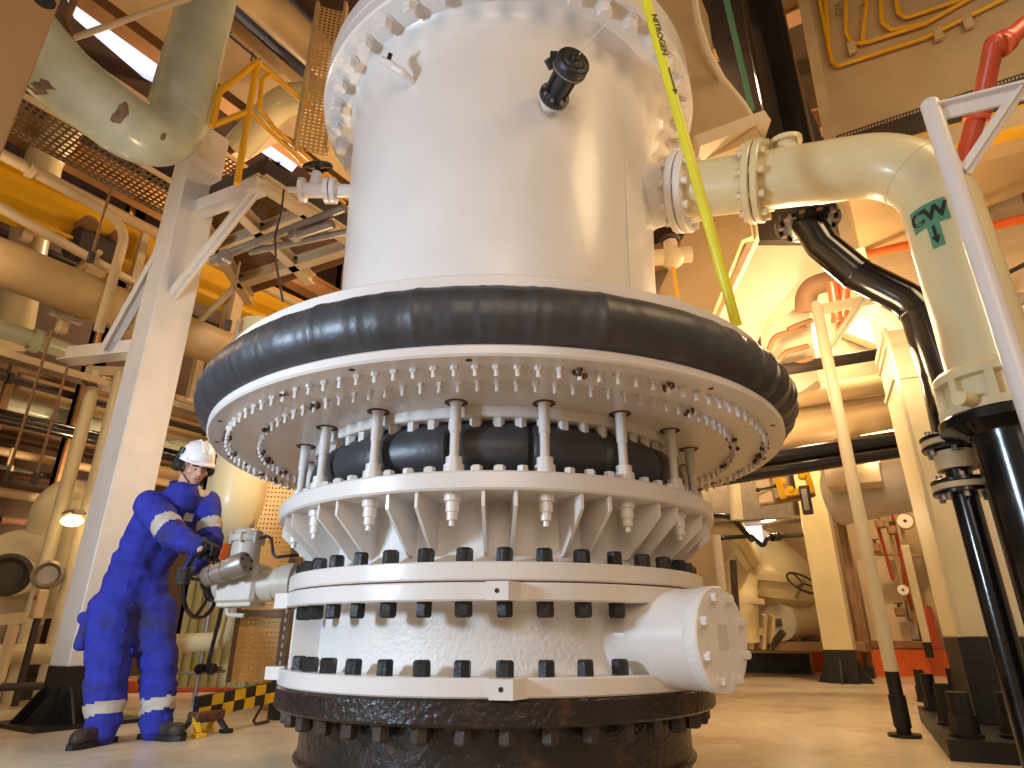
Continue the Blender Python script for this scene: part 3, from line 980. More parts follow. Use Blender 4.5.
mb = MB(); mb.lathe([(.04, 0), (.088, .0), (.088, .03), (.1, .032), (.1, .06), (.11, .065), (.11, .11), (.085, .115), (.085, .5), (.02, .5)], gl(.43, .0, -.01), 36, (V((RX, RY + .25, WC.z)) - gl(.43, 0, 0)).normalized())
mb.build('outlet_pipe', 'actuator', gear, smooth=.5)
MB().tube(fillet([gl(.2, -.05, -.12), gl(.2, -.05, -.17), gl(.3, -.05, -.175)], .03), .012, 10).build('drain_pipe', 'actuator', gear)
MB().tube(fillet([gl(.31, -.02, .24), gl(.39, -.05, .25), gl(.44, -.08, .12), gl(.5, -.06, .13), gl(.57, 0, .14)], .06), .0085, 8).build('cable', 'ink', gear)
# black handwheel
hw = thing('handwheel', 'black four-spoke handwheel gripped by the worker in blue', 'handwheel', WC)
MB().lathe([(WR + .0115 * math.cos(2 * PI * j / 10), .0115 * math.sin(2 * PI * j / 10)) for j in range(10)], WC, 56, wax, closed=True).build('rim', 'black', hw)
for k in range(4):
    a = k * PI / 2 + .12
    MB().tube([WC + wax * .055 + (wz * math.cos(a) + wy * math.sin(a)) * .03, WC + wax * .04 + (wz * math.cos(a) + wy * math.sin(a)) * WR * .6, wpt(a, WR)], .0095, 10).build('spoke', 'black', hw)
MB().lathe([(.0005, .0), (.03, .002), (.033, .03), (.05, .035), (.05, .05), (.092, .055), (.098, .062), (.098, .08), (.09, .09), (.03, .092), (.03, .115), (.0005, .115)], WC, 36, wax).build('hub', 'black', hw)
# ================================================================== left side of the hall
# ---------------- white column with its brackets
lc0 = W(53, 728, Z=0)
LW1, LW2 = .32, .27
lcc = lc0 + E1 * LW1 / 2 + E2 * LW2 / 2
colm = thing('steel_column', 'white steel column with black foot, standing behind the worker', 'column', lcc)
zb = WP(68, 667, lc0, E1.cross(UP).cross(UP) * 1).z
ztc = W(205, 136, Y=lcc.y).z
MB().box(lcc + UP * (zb + ztc) / 2, (LW2, LW1, ztc - zb), ROT, .008).build('shaft', 'steel', colm)
mb = MB(); mb.box(lcc + UP * zb / 2, (LW2 + .004, LW1 + .004, zb), ROT)
for k, (dv, pv, w_) in enumerate(((-E1, E2, LW2), (-E2, E1, LW1), (E2, E1, LW1))):
    hw_ = (LW1 if k == 0 else LW2) / 2
    for q in (-.36, .36):
        c0 = lcc + dv * hw_ + pv * (q * w_)
        mb.prism([c0 - pv * .008, c0 + dv * .16 - pv * .008, c0 + dv * .16 + UP * .03 - pv * .008, c0 + dv * .04 + UP * .2 - pv * .008, c0 + UP * .24 - pv * .008], pv * .016)
mb.box(lcc + UP * .012, (LW2 + .38, LW1 + .38, .024), ROT)
mb.build('foot', 'blackmat', colm)['label'] = 'black painted foot with gusset plates'
za = W(150, 350, Y=lcc.y).z
p_in = lcc + UP * (za - .02)
tip = W(64, 362, Z=za)
MB().beam(p_in, tip, .15, .012).beam(p_in + UP * .07, tip + UP * .07, .02, .15).build('bracket_arm', 'steel', colm)
pd = W(160, 255, Y=lcc.y - .05); pe = p_in.lerp(tip, .55) + UP * .06
MB().beam(pd, pe, .13, .012, up=V((1, 0, .5))).beam(pd, pe, .014, .12, up=V((1, 0, .5))).build('bracket_brace', 'steel', colm)
zp = W(192, 214, Y=lcc.y).z
ctop = lcc + UP * zp
ptip = W(262, 186, Z=zp)
MB().beam(ctop, ptip, .13, .13, ch=.004).build('platform_arm', 'steel', colm)
pb0 = W(172, 296, Y=lcc.y - .1)
MB().beam(pb0, ptip.lerp(ctop, .08) - UP * .03, .10, .03).beam(pb0, ptip.lerp(ctop, .08) - UP * .03, .02, .1).build('platform_brace', 'steel', colm)
# ---------------- platform
pz = zp + .05
plat = thing('platform', 'steel grating platform with yellow handrail up beside the white drum', 'platform', W(262, 200, Z=pz))
A_ = W(196, 214, Z=pz); B_ = W(262, 182, Z=pz); C_ = W(380, 258, Z=pz); D_ = W(250, 300, Z=pz)
mb = MB()
for p, q in ((A_, B_), (B_, C_), (A_.lerp(D_, .35), B_.lerp(C_, .35)), (A_.lerp(D_, .75), B_.lerp(C_, .78)), (A_, D_), (A_.lerp(B_, .5), D_.lerp(C_, .5))):
    mb.ibeam(p, q, .1, .13, .014)
mb.build('frame', 'beige', plat)
mb = MB()
n = 46
for i in range(n):
    t = (i + .5) / n
    mb.beam(A_.lerp(D_, t) + UP * .09, B_.lerp(C_, t) + UP * .09, .008, .035)
for i in range(14):
    t = (i + .5) / 14
    mb.beam(A_.lerp(B_, t) + UP * .1, D_.lerp(C_, t) + UP * .1, .007, .02)
mb.build('grating', 'brown', plat)
zr = pz + .12
def rp(px, py, base=None): return WP(px, py, B_, E2)
kick = MB(); kick.beam(A_.lerp(B_, .02) + UP * .18, B_ + UP * .18, .012, .16).beam(B_ + UP * .18, C_ + UP * .18, .012, .16)
kick.build('toe_board', 'darksteel', plat)
r_ = MB()
b1 = rp(237, 184); t1 = rp(257, 62)
r_.tube([b1, t1], .028, 12).tube(fillet([rp(212, 126), rp(219, 92), t1], .15), .028, 12).tube([rp(212, 126), rp(246, 112)], .024, 12)
r_.tube([t1, rp(300, 98), rp(345, 138)], .028, 12)
r_.build('handrail', 'railyellow', plat)
r_ = MB()
r_.tube(fillet([rp(248, 110), rp(292, 152), rp(345, 204)], .1), .02, 10).tube(fillet([rp(272, 73), rp(262, 80), rp(259, 108), rp(274, 128), rp(345, 190)], .08), .022, 10)
r_.build('mid_rail', 'railyellow', plat)
# ---------------- grey scaffold tubes and the yellow crane beam
sc = thing('scaffold_tube', 'grey scaffold tubes clamped under the platform beside the drum', 'scaffold', W(280, 232, d=4.6))
MB().tube([W(212, 260, d=4.75), W(345, 208, d=4.35)], .032, 12).build('long_tube', 'galv', sc)
MB().tube([W(250, 252, d=4.68), W(348, 232, d=4.4)], .026, 12).build('lower_tube', 'galv', sc)
MB().tube([W(292, 237, d=4.5), W(333, 224, d=4.4)], .034, 12).build('short_tube', 'galv', sc)
for px, py in ((322, 226), (296, 234), (225, 258)):
    MB().box(W(px, py, d=4.5), (.09, .09, .1), ROT, .015).build('clamp', 'galv', sc)
tag(MB().tube([W(284, 190, d=4.6), W(281, 215, d=4.5), W(275, 235, d=4.45), W(276, 262, d=4.4), W(283, 302, d=4.3)], .008, 6).build('hanging_cable', 'darksteel'), 'thin dark cable hanging from the platform down to the top disc', 'cable')

cb0 = W(-30, 176, d=6.4)
cbd = (W(280, 292, d=9.2) - cb0); cbd.z = 0; cbd.normalize()
crane = thing('crane_beam', 'yellow overhead crane beam marked with its load, running behind the white column', 'crane beam', cb0)
MB().ibeam(cb0 - cbd * 1.5, cb0 + cbd * 9.5, .26, .56, .03).build('beam', 'yellow', crane)
ldist = WP(156, 240, cb0 + E1.cross(UP) * .0, cbd.cross(UP))
nrm = cbd.cross(UP).normalized()
if nrm.y > 0: nrm = -nrm
lettering('S.W.L. 2 TONNE', .13, ldist + nrm * .135 - UP * 0, cbd, UP, crane)
tr = WP(98, 232, cb0, cbd.cross(UP)) - UP * .25
trol = thing('crane_trolley', 'dark chain hoist trolley hanging on the yellow crane beam', 'hoist', tr)
MB().box(tr, (.34, .5, .34), ROT, .05).build('body', 'darksteel', trol)
for q in (-.16, .16):
    MB().cyl(tr + E1 * q + E2 * .2 + UP * .2, tr + E1 * q - E2 * .2 + UP * .2, .09, n=18).build('wheel', 'brown', trol)
MB().box(tr - UP * .22 + E1 * .05, (.2, .25, .2), ROT, .04).build('motor', 'tan', trol)
# ---------------- big peeling elbow pipe above
bp = thing('lagged_pipe', 'huge pale green lagged elbow pipe with torn patches hanging high on the left', 'pipe', W(150, 150, d=5))
pv = W(200, 30, d=5.4)
zq = W(170, 158, Y=pv.y).z
raw = [V((pv.x, pv.y, 8.6)), V((pv.x, pv.y, zq)), W(62, 78, Z=zq), W(0, 26, Z=zq) + V((0, 0, .1)), W(-30, -40, Z=zq + .4)]
path = fillet(raw, [.5, .6, .6], 16)
lg = MB(); lg.tube(path, .225, 40)
lg.build('lagging', 'lagging', bp)
dense = [path[i_].lerp(path[i_ + 1], f_ / 12) for i_ in range(len(path) - 1) for f_ in range(12)]
for px, py, rx, ry in ((121, 113, .04, .085), (40, 88, .10, .055), (163, 137, .02, .035)):
    d = 2.5
    while d < 7 and min((p - W(px, py, d=d)).length for p in dense) > .226: d += .01
    q = W(px, py, d=d)
    best = min(dense, key=lambda p: (p - q).length)
    nrm_ = (q - best); cpos = best + nrm_.normalized() * .224
    nn = nrm_.normalized(); xx = nn.cross(UP).normalized(); yy = xx.cross(nn)
    rr = random.Random(px)
    pts = []
    for k in range(13):
        an = 2 * PI * k / 13
        f = rr.uniform(.75, 1.25)
        a_ = xx * math.cos(an) * rx * f + yy * math.sin(an) * ry * f
        pts.append(best + (cpos + a_ - best).normalized() * .229)
    m_ = MB(); m_.add(pts + [best + nn * .231], [(k, (k + 1) % 13, 13) for k in range(13)])
    m_.prism(pts, -nn * .02)
    m_.build('torn_patch', 'scab', bp)['label'] = 'torn brown patch in the lagging'
for i in (2, 17):
    dq = (path[i + 1] - path[i]).normalized()
    MB().lathe([(.22, -.012), (.2275, -.01), (.2275, .01), (.22, .012)], path[i], 40, dq, closed=True).build('seam_band', 'lagging', bp)
sp = MB(); sp.tube([W(73, 38, d=4.1), W(190, -2, d=4.4)], .02, 10).build('stay_rod', 'beige', bp)
MB().tube([W(73, 38, d=4.1), W(66, 20, d=4.1), W(80, -14, d=4.2)], .022, 8).build('hanger', 'brown', bp)
# near column at the picture's edge, lower end left off so the flood light passes
ne = W(31, 77, d=2.7)
nd_ = V((ne.x, ne.y, 0)).normalized()
ns_ = V((nd_.y, -nd_.x, 0))
nearc = V((ne.x, ne.y, 2.2)) - ns_ * .36 + nd_ * .22
NR_ = Matrix((ns_, nd_, UP)).transposed()
nc = thing('cut_off_column', 'plain ochre tan box duct hanging down close by at the top left corner', 'duct', nearc)
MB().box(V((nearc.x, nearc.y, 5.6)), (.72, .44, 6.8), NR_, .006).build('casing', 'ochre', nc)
MB().box(V((nearc.x, nearc.y, 2.19)), (.78, .5, .03), NR_, .005).build('end_flange', 'beige', nc)  # made-up end where the column is cut off
hc_ = WP(44, 0, nearc - nd_ * .22, nd_)
MB().cyl(hc_ + nd_ * .004, hc_ - nd_ * .002, .045, n=18).build('hole', 'ink', nc)['label'] = 'round black hole'

# ---------------- pipes, ducts and trays running along the left of the hall
def run(px, py, d, back=1.5): return W(px, py, d=d) - E1 * back
def along(p, L): return p + E1 * L
q = run(20, 270, 5.6, 2)
pipe('flanged_pipe', 'thick tan pipe with bolted flange running behind the left column', [q, along(q, 11)], .21, 'tan', flanges=[(0, .272)], bolts=14, ft=.06, fr=1.38)
q = run(30, 171, 5.3)
e_ = W(128, 224, d=6.3)
pipe('bent_pipe', 'slim cream pipe bending downward in front of the yellow crane beam', [W(-20, 143, d=5.2), e_, e_ - UP * 1.2], .045, 'beige', rad=.22, flanges=[(0, .3)], fr=1.5, ft=.02, bolts=4)
q = W(-20, 196, d=5.2)
pipe('handrail_pipe', 'slim cream pipe sloping below the yellow crane beam', [q, W(175, 306, d=7)], .045, 'beige')
pipe('upright_pipe', 'fat pale yellow upright pipe behind the flanged pipe at far left', [W(10, 345, d=7.2), W(44, 160, d=8), W(90, 90, d=8.2)], .2, 'ivory', rad=.3)
q = run(10, 330, 6.2)
pipe('green_pipe', 'pale green horizontal pipe with clamp below the flanged pipe', [q, W(88, 358, d=6.6)], .09, 'lagging', flanges=[(0, .78)], fr=1.35, ft=.03)
# perforated trays
def tray(name, label, p0, L, w, m='tray', nu=60, nv=6, dirn=E1, across=E2, lip=.07):
    t = thing(name, label, 'cable tray', p0)
    MB().perf(p0, dirn * L, across * w, nu, nv, .6, False).build('perforated_floor', m, t, smooth=0)
    MB().beam(p0 + UP * lip / 2, p0 + dirn * L + UP * lip / 2, .006, lip).build('side_rail', 'beige', t)
    MB().beam(p0 + across * w + UP * lip / 2, p0 + across * w + dirn * L + UP * lip / 2, .006, lip).build('side_rail', 'beige', t)
    return t
tray('cable_tray', 'wide dark perforated cable tray behind the huge elbow pipe', W(195, 198, d=7.2) - E1 * 4.6, 5.6, .62, nu=90, nv=9)
tray('cable_tray', 'dark perforated cable tray above the elbow bend under the skylight', W(150, 106, d=7.0) - E1 * 2.2, 4, .5, nu=70, nv=7)
tray('cable_tray', 'sagging dark mesh tray under the pale green pipe', W(-10, 352, d=5.7), 2.4, .16, nu=60, nv=4)
tray('cable_tray', 'dark mesh tray behind the column level with the bracket tip', W(85, 372, d=7.2), 4, .3, nu=60, nv=5)
# stack of ducts
for (px, py, d, w, h, m, nm, lab) in (
    (24, 392, 8.4, .4, .42, 'tan', 'air_duct', 'broad tan duct above the black pipe at left'),
    (30, 352, 9.2, .35, .2, 'tan', 'air_duct', 'narrow tan duct, topmost in the stack left of the white column'),
    (10, 440, 8.6, .3, .2, 'tan', 'air_duct', 'tan duct just under the black pipe at left'),
    (10, 462, 9.0, .4, .16, 'tan', 'air_duct', 'low tan duct, third under the black pipe at left'),
    (10, 484, 9.4, .4, .14, 'beige', 'air_duct', 'lowest beige duct of the stack left of the white column'),
):
    q = run(px, py, d, 2.2)
    t = thing(nm, lab, 'duct', q)
    MB().beam(q, along(q, 10), w, h, ch=.01).build('casing', m, t)
    mb = MB()
    for k in range(7):
        c = along(q, .7 + k * 1.35)
        mb.beam(c - E1 * .02, c + E1 * .02, w + .07, h + .07)
    mb.build('joint_flange', m, t)
q = run(0, 416, 7.2, 2)
pipe('black_pipe', 'black pipe with whitish labels running level behind the left column', [q, along(q, 11)], .085, 'black')
q = run(0, 402, 7.7, 2)
pipe('dull_pipe', 'dull olive pipe just above the black pipe at left', [q, along(q, 11)], .12, 'lagging', flanges=[(0, .62)])
lt = WP(164, 448, q - E2 * .0, E2)
wcp = along(q, 0)
lettering('WC', .09, V((lt.x, lt.y, q.z)) - E2 * .122, E1, UP, bpy.data.objects[[o.name for o in COL.objects if o.get('label', '').startswith('dull olive')][0]])
q = run(0, 362, 7.9, 2)
pipe('brown_pipe', 'brown dusty pipe high between the trays at left', [q, along(q, 11)], .07, 'brown')
q = run(5, 428, 8.0, 2)
pipe('brown_pipe', 'thin brown pipe right below the black pipe at left', [q, along(q, 11)], .04, 'brown')
q = run(5, 474, 8.2, 2)
pipe('rusty_pipe', 'thin rusty pipe between the two lowest ducts at left', [q, along(q, 11)], .035, 'rustspot')
q = run(190, 250, 7.6, 3)
pipe('tan_pipe', 'tan pipe crossing just under the yellow beam right of the white column', [q, along(q, 7)], .06, 'tan')
# portal of two cream posts
g0, g1 = W(63, 500, d=6.1), W(88, 508, d=6.1)
pt = thing('portal_frame', 'cream frame of two upright pipes left of the white column', 'frame', V((g0.x, g0.y, .0)))
tz = W(104, 372, Y=g0.y).z
MB().tube([V((g0.x, g0.y, 0)), V((g0.x, g0.y, tz))], .062, 14).build('post', 'cream', pt)
MB().tube([V((g1.x, g1.y, 0)), V((g1.x, g1.y, tz))], .062, 14).build('post', 'cream', pt)
MB().beam(V((g0.x - .1, g0.y, tz)), V((g1.x + .1, g1.y, tz)), .1, .1).build('crossbar', 'beige', pt)
# thin hangers
for (a, b, lab) in (((52, 330), (18, 482), 'thin dark hanger rod at far left, leftmost of two hanging past the black pipe'), ((73, 348), (36, 484), 'thin dark hanger rod just left of the cream portal posts'), ((112, 186), (100, 262), 'thin dark chain hanging in front of the crane beam'), ((240, 262), (236, 330), 'thin pale rod hanging by the edge of the black rubber ring')):
    p = W(a[0], a[1], d=5.6)
    bot = W(b[0], b[1], Y=p.y)
    t = thing('hanger_rod', lab, 'rod', bot)
    MB().tube([p, V((p.x, p.y, bot.z))], .011, 8).build('rod', 'brown', t)
    MB().cyl(V((p.x, p.y, bot.z)), V((p.x, p.y, bot.z + .09)), .028, n=12).build('turnbuckle', 'darksteel', t)
# uprights far back and roof steel
def steel(i, p0, p1, w, h, m='roof'):
    o = MB().ibeam(p0, p1, w, h, .03).build('trim_%d' % i, m)
    o['kind'] = 'structure'
M['roofsteel'] = mat('tan_roof_steel', (172, 128, 84), .6, var=.12, scale=2)
i = 1
for px, py, d, L in ((60, 150, 8.2, 12), (150, 40, 8.6, 12), (190, 10, 9, 12), (20, 250, 9.5, 12), (270, 20, 9.2, 10)):
    q = run(px, py, d, 4)
    steel(i, q, along(q, L), .25, .35, 'roofsteel'); i += 1
for a in (4.2, 6.4, 8.6, 10.8):
    for z in (7.7,):
        steel(i, gp(a, 9.8, z), gp(a, -6, z), .22, .4, 'roofsteel'); i += 1
for a in (3.4, 5.4, 7.4, 9.4, 11.4):
    steel(i, gp(a, 8.9, 0), gp(a, 8.9, 8.8), .3, .3, 'roofsteel'); i += 1
# box girder with an arrow
gq = W(268, 72, d=7.6)
gird = thing('box_girder', 'broad tan box girder with small black arrow, above the yellow handrail', 'girder', gq)
MB().beam(gq - E1 * 5 - UP * .2, gq + E1 * 4 - UP * .2, .75, .2, ch=.01).build('casing', 'tan', gird)
ap = WP(241, 45, gq - UP * .3, UP)
mb = MB()
for q0, q1, w_ in ((ap + E1 * .2, ap - E1 * .15, .03),):
    mb.beam(q0 - UP * .003, q1 - UP * .003, w_, .004)
mb.prism([ap - E1 * .15 - E2 * .06 - UP * .005, ap - E1 * .15 + E2 * .06 - UP * .005, ap - E1 * .3 - UP * .005], UP * .004)
mb.build('arrow_mark', 'ink', gird, smooth=0)
lettering('A', .18, WP(254, 58, gq - UP * .303, UP), -E1, E2, gird)
q = W(290, 28, d=6.9)
pipe('shiny_pipe', 'shiny tan pipe slanting at the top between girder and drum', [q - E1 * 3, q + E1 * 3], .2, 'tan')
pipe('yellow_elbow', 'pale yellow elbow pipe behind the handrail beside the drum flange', [W(238, 148, d=7.4), W(282, 100, d=7.2), W(345, 92, d=7.0)], .17, 'ivory', rad=.5)
vt = W(322, 70, d=6.2)
t = thing('cable_ladder', 'orange lit upright perforated tray left of the drum flange', 'cable tray', vt - UP * 2)
MB().perf(V((vt.x - .12, vt.y, vt.z - 1.0)), V((.26, .08, 0)), UP * 1.9, 6, 44, .55, False).build('perforated_floor', 'perf', t, smooth=0)
for q in (-.13, .16): MB().beam(V((vt.x + q, vt.y - .02, vt.z - 1.0)), V((vt.x + q, vt.y - .02, vt.z + .9)), .03, .08, up=V((0, 1, 0))).build('side_rail', 'tan', t)
# skylights
def skyl(i, pts, z=8.9):
    mb = MB(); mb.prism([W(x, y, Z=z) for x, y in pts], UP * .05)
    o = mb.build('window_%d' % i, 'sky', smooth=0); o['kind'] = 'structure'
skyl(1, [(60, -20), (96, -20), (178, 62), (168, 90), (144, 78), (74, 18)])
skyl(2, [(112, -16), (130, -16), (140, 10), (124, 8)])
skyl(3, [(228, -20), (246, -20), (256, 0), (236, 0)])
skyl(4, [(292, 50), (302, 46), (322, 70), (314, 86)])
skyl(6, [(246, -20), (262, -14), (276, 4), (262, 4)])
skyl(7, [(300, 44), (312, 44), (338, 70), (322, 76)])
skyl(5, [(236, 116), (262, 124), (302, 160), (292, 172), (258, 150)])
mb = MB()
c0_, c1_, c2_ = W(262, -24, Z=8.5), W(350, 62, Z=8.5), W(240, 4, Z=8.5)
for k in range(9):
    o_ = (c2_ - c0_) * (k / 4)
    mb.tube([c0_ + o_, c1_ + o_], .05, 8)
t = mb.build('roof_sheet', 'corr'); tag(t, 'blue grey ribbed roof sheet showing between the girders', 'roof sheet')

# ---------------- hangers, struts and small fittings among the left pipes
for a, b, d, w_, m, lab in (
    ((146, 232), (122, 300), 7.6, .09, 'beige', 'beige upright strut behind the long brace of the left column'),
    ((112, 262), (96, 318), 7.9, .12, 'tan', 'tan upright strut just right of the bolted pipe flange at left'),
    ((236, 290), (196, 420), 7.8, .16, 'tan', 'broad tan upright between white column and black rubber ring'),
    ((205, 330), (188, 400), 8.2, .1, 'beige', 'slim beige upright close right of the white column'),
    ((40, 196), (26, 240), 7.0, .1, 'beige', 'pale short upright under the yellow crane beam at far left'),
    ((20, 350), (0, 430), 7.9, .09, 'brown', 'brown upright at the left edge behind the dark mesh tray')):
    p0 = W(*a, d=d); p1 = W(*b, Y=p0.y)
    t = MB().beam(V((p0.x, p0.y, p0.z)), V((p0.x, p0.y, p1.z)), w_, w_, up=E1, ch=.005).build('upright_strut', m)
    tag(t, lab, 'strut')
for a, b, d, r, m, lab in (
    ((100, 252), (60, 282), 6.6, .03, 'tan', 'tan diagonal bar leaning over the flanged pipe at left'),
    ((255, 268), (190, 330), 7.4, .04, 'beige', 'beige diagonal bar under the yellow beam beside the black ring'),
    ((60, 60), (150, 128), 7.2, .03, 'darksteel', 'dark slim pipe along the top of the wide perforated tray'),
    ((150, 470), (186, 476), 6.9, .07, 'tan', 'tan pipe behind the worker\'s shoulder beside the white column'),
    ((0, 520), (46, 524), 7.2, .05, 'rustspot', 'rusty pipe at the left edge level with the warm lamp'),
    ((0, 548), (50, 546), 7.4, .04, 'darksteel', 'dark pipe at the left edge below the warm lamp')):
    pipe('slim_pipe', lab, [W(*a, d=d), W(*b, d=d + .4)], r, m)
for px, py, d, r, m, lab in (
    (0, 376, 7.6, .05, 'darksteel', 'dark level pipe just under the dark mesh trays at left'),
    (0, 437, 7.9, .035, 'rustspot', 'rusty level pipe, first below the black labelled pipe at left'),
    (0, 451, 7.6, .055, 'tan', 'tan level pipe, second below the black labelled pipe at left'),
    (0, 467, 7.4, .03, 'darksteel', 'dark slim level pipe behind the hanger rod ends at left'),
    (0, 492, 7.8, .06, 'beige', 'beige level pipe just above the inverted cream pipe at left'),
    (0, 318, 8.6, .06, 'brown', 'brown level pipe behind the pale green pipe at left'),
    (0, 232, 8.4, .05, 'darksteel', 'dark level pipe right under the yellow crane beam at left'),
    (0, 128, 8.3, .06, 'tan', 'tan level pipe above the yellow crane beam under the perforated tray')):
    q = run(px, py, d, 1.5)
    t = thing('level_pipe', lab, 'pipe', q)
    MB().tube([q, along(q, 9)], r, 12).build('pipe_run', m, t)
    mb = MB()
    for k in range(6):
        c = along(q, 1.1 + k * 1.3 + (py % 7) * .1)
        mb.beam(c - E1 * .03 + UP * r, c - E1 * .03 + UP * (r + .22), .03, .03, up=E1).box(c, (r * 2.5, .05, r * 2.5), ROT, .005)
    mb.build('clamps', 'darksteel' if r > .045 else 'beige', t)
hx = W(66, 316, d=6.1)
t = thing('pipe_hanger', 'pale pipe hanger with knuckle under the flanged pipe at left', 'hanger', hx)
MB().tube([hx + UP * .05, hx + UP * .45], .018, 8).tube([hx + UP * .05 + E1 * .08, hx + UP * .45 + E1 * .08], .018, 8).build('rods', 'steel', t)
MB().sphere(hx, (.09, .07, .07), 14, 10).cyl(hx - E1 * .14, hx + E1 * .14, .045, n=12).build('knuckle', 'steel', t)
MB().box(hx - UP * .12, (.1, .1, .14), ROT, .02).build('foot_block', 'beige', t)
# ================================================================== behind the worker, low left
# hanging vessel
vc = W(236, 500, d=5.2)
ves = thing('hanging_vessel', 'yellowish round bottomed vessel hanging behind the worker, right of his helmet', 'vessel', vc - UP * .4)
MB().lathe([(.0005, -.36), (.06, -.35), (.13, -.3), (.2, -.2), (.235, -.05), (.24, .0), (.24, 1.6), (.0005, 1.6)], vc, 40).build('shell', 'ivory', ves)
MB().tube([vc + V((-.24, -.05, .02)), vc + V((-.42, -.1, .02))], .03, 10).cyl(vc + V((-.36, -.08, -.05)), vc + V((-.36, -.08, .12)), .055, n=14).build('side_fitting', 'beige', ves)
ob_ = W(219, 548, d=5.6)
t = thing('orange_box', 'small orange red box on a thin post behind the worker\'s hands', 'cabinet', V((ob_.x, ob_.y, 0)))
MB().box(ob_, (.14, .12, .3), None, .015).build('housing', 'orange', t)
MB().box(ob_ + UP * .165, (.2, .16, .03), None, .006).build('lid', 'beige', t)
MB().cyl(V((ob_.x, ob_.y + .02, 0)), V((ob_.x, ob_.y + .02, ob_.z)), .018, n=10).build('post', 'galv', t)
# perforated upright tray
pc_ = W(253, 600, d=4.9)
pg_ = thing('perforated_tray', 'upright perforated tan tray behind the grey valve gearbox', 'cable tray', V((pc_.x, pc_.y, .2)))
ztop = W(270, 455, Y=pc_.y).z; zbot = W(250, 682, Y=pc_.y).z; zmid = W(256, 612, Y=pc_.y).z
xd = V((.96, .28, 0)).normalized()
lx = W(237, 640, Y=pc_.y).x; ww = .31
o_ = V((lx, pc_.y, zbot))
MB().perf(o_, xd * ww, UP * (zmid - zbot - .02), 11, 13, .45).build('lower_sheet', 'perf', pg_, smooth=0)
MB().perf(V((lx, pc_.y, zmid)), xd * ww, UP * (ztop - zmid), 11, 34, .5).build('upper_sheet', 'perf', pg_, smooth=0)
for k, q in enumerate((-.015, ww + .015)):
    p = V((lx, pc_.y, zbot)) + xd * q
    MB().beam(p, V((p.x, p.y, ztop)), .03, .1, up=xd.cross(UP)).build('side_rail', 'tray', pg_)
MB().beam(V((lx, pc_.y - .03, zmid - .01)), V((lx, pc_.y - .03, zmid - .01)) + xd * (ww + .2), .03, .05).build('cross_bar', 'tray', pg_)
# drilled upright strut right of it
sx = W(286, 640, d=4.6)
st = thing('drilled_strut', 'brown drilled strut standing just left of the riser flanges', 'strut', V((sx.x, sx.y, 0)))
MB().box(V((sx.x, sx.y, .55)), (.09, .07, 1.1), ROT, .004).build('channel', 'tray', st)
for k in range(14):
    p = V((sx.x, sx.y, .25 + k * .058)) - E1 * .036 - E2 * .012
    MB().box(p, (.016, .004, .03), ROT).build('slot', 'reflect', st)
MB().box(V((sx.x, sx.y, .16)), (.1, .085, .32), ROT, .004).build('foot', 'blackmat', st)['label'] = 'black painted foot'
# chequered barrier
M['cheq'] = M['yellow']
b0, b1 = W(193, 704, d=4.0), W(268, 688, d=4.15)
b0 = W(193, 716, Z=.1) ; zc_ = .16
b0 = W(196, 708, Z=.15); b1 = W(272, 692, Z=.19)
bar = thing('barrier_rail', 'low yellow and black chequered barrier rail on the floor beside the worker', 'barrier', V((b0.x, b0.y, 0)))
def cheq(n, hgt, m1, m2, p0, p1, th=.05):
    d = p1 - p0; L = d.length; d.normalize()
    nn = d.cross(UP).normalized()
    if nn.y > 0: nn = -nn
    mb = MB()
    for i in range(n):
        for j in range(2):
            c = p0 + d * (L * (i + .5) / n) + UP * (hgt * (j - .5) * .5)
            mb.add([c + d * (sx_ * L / n / 2) + UP * (sz_ * hgt / 4) + nn * th / 2 for sx_, sz_ in ((-1, -1), (1, -1), (1, 1), (-1, 1))], [(0, 1, 2, 3)], (i + j) % 2)
    mb.beam(p0 - nn * .001, p1 - nn * .001, th - .004, hgt - .002, mi=1)
    return mb
yb = mat('worn_yellow_paint', (224, 178, 22), .5, var=.15, scale=8)
M['wornyellow'] = yb
cheq(7, .125, 0, 1, b0, b1).build('rail', ['wornyellow', 'blackmat'], bar, smooth=0)
for q, w_ in ((.04, .1), (.30, .02)):
    p = b0.lerp(b1, q)
f0 = V((b0.x, b0.y, 0)); dd_ = (b1 - b0); dd_.z = 0; dd_.normalize(); nn_ = dd_.cross(UP)
for q in (.0, .16):
    for s_ in (-1, 1):
        p = f0 + dd_ * q
        MB().beam(p + UP * .11, p + nn_ * .07 * s_ + dd_ * (q - .06) * .3 + UP * .02, .035, .025, ch=.004).box(p + nn_ * .075 * s_ + dd_ * (q - .06) * .3 + UP * .012, (.07, .055, .024), ROT, .004).build('leg', 'wornyellow' if s_ * (q - .1) < 0 else 'blackmat', bar)
MB().beam(f0 - dd_ * .02 + UP * .1, f0 + dd_ * .2 + UP * .1, .09, .06, ch=.01).build('leg_bracket', 'rustspot', bar)
p = V((b1.x, b1.y, 0)) - dd_ * .02
MB().tube([p + UP * .2, p - dd_ * .12 + UP * .03, p - dd_ * .12 + nn_ * .02 + UP * .012, p + dd_ * .02 + UP * .012], .01, 8).build('end_leg', 'darksteel', bar)
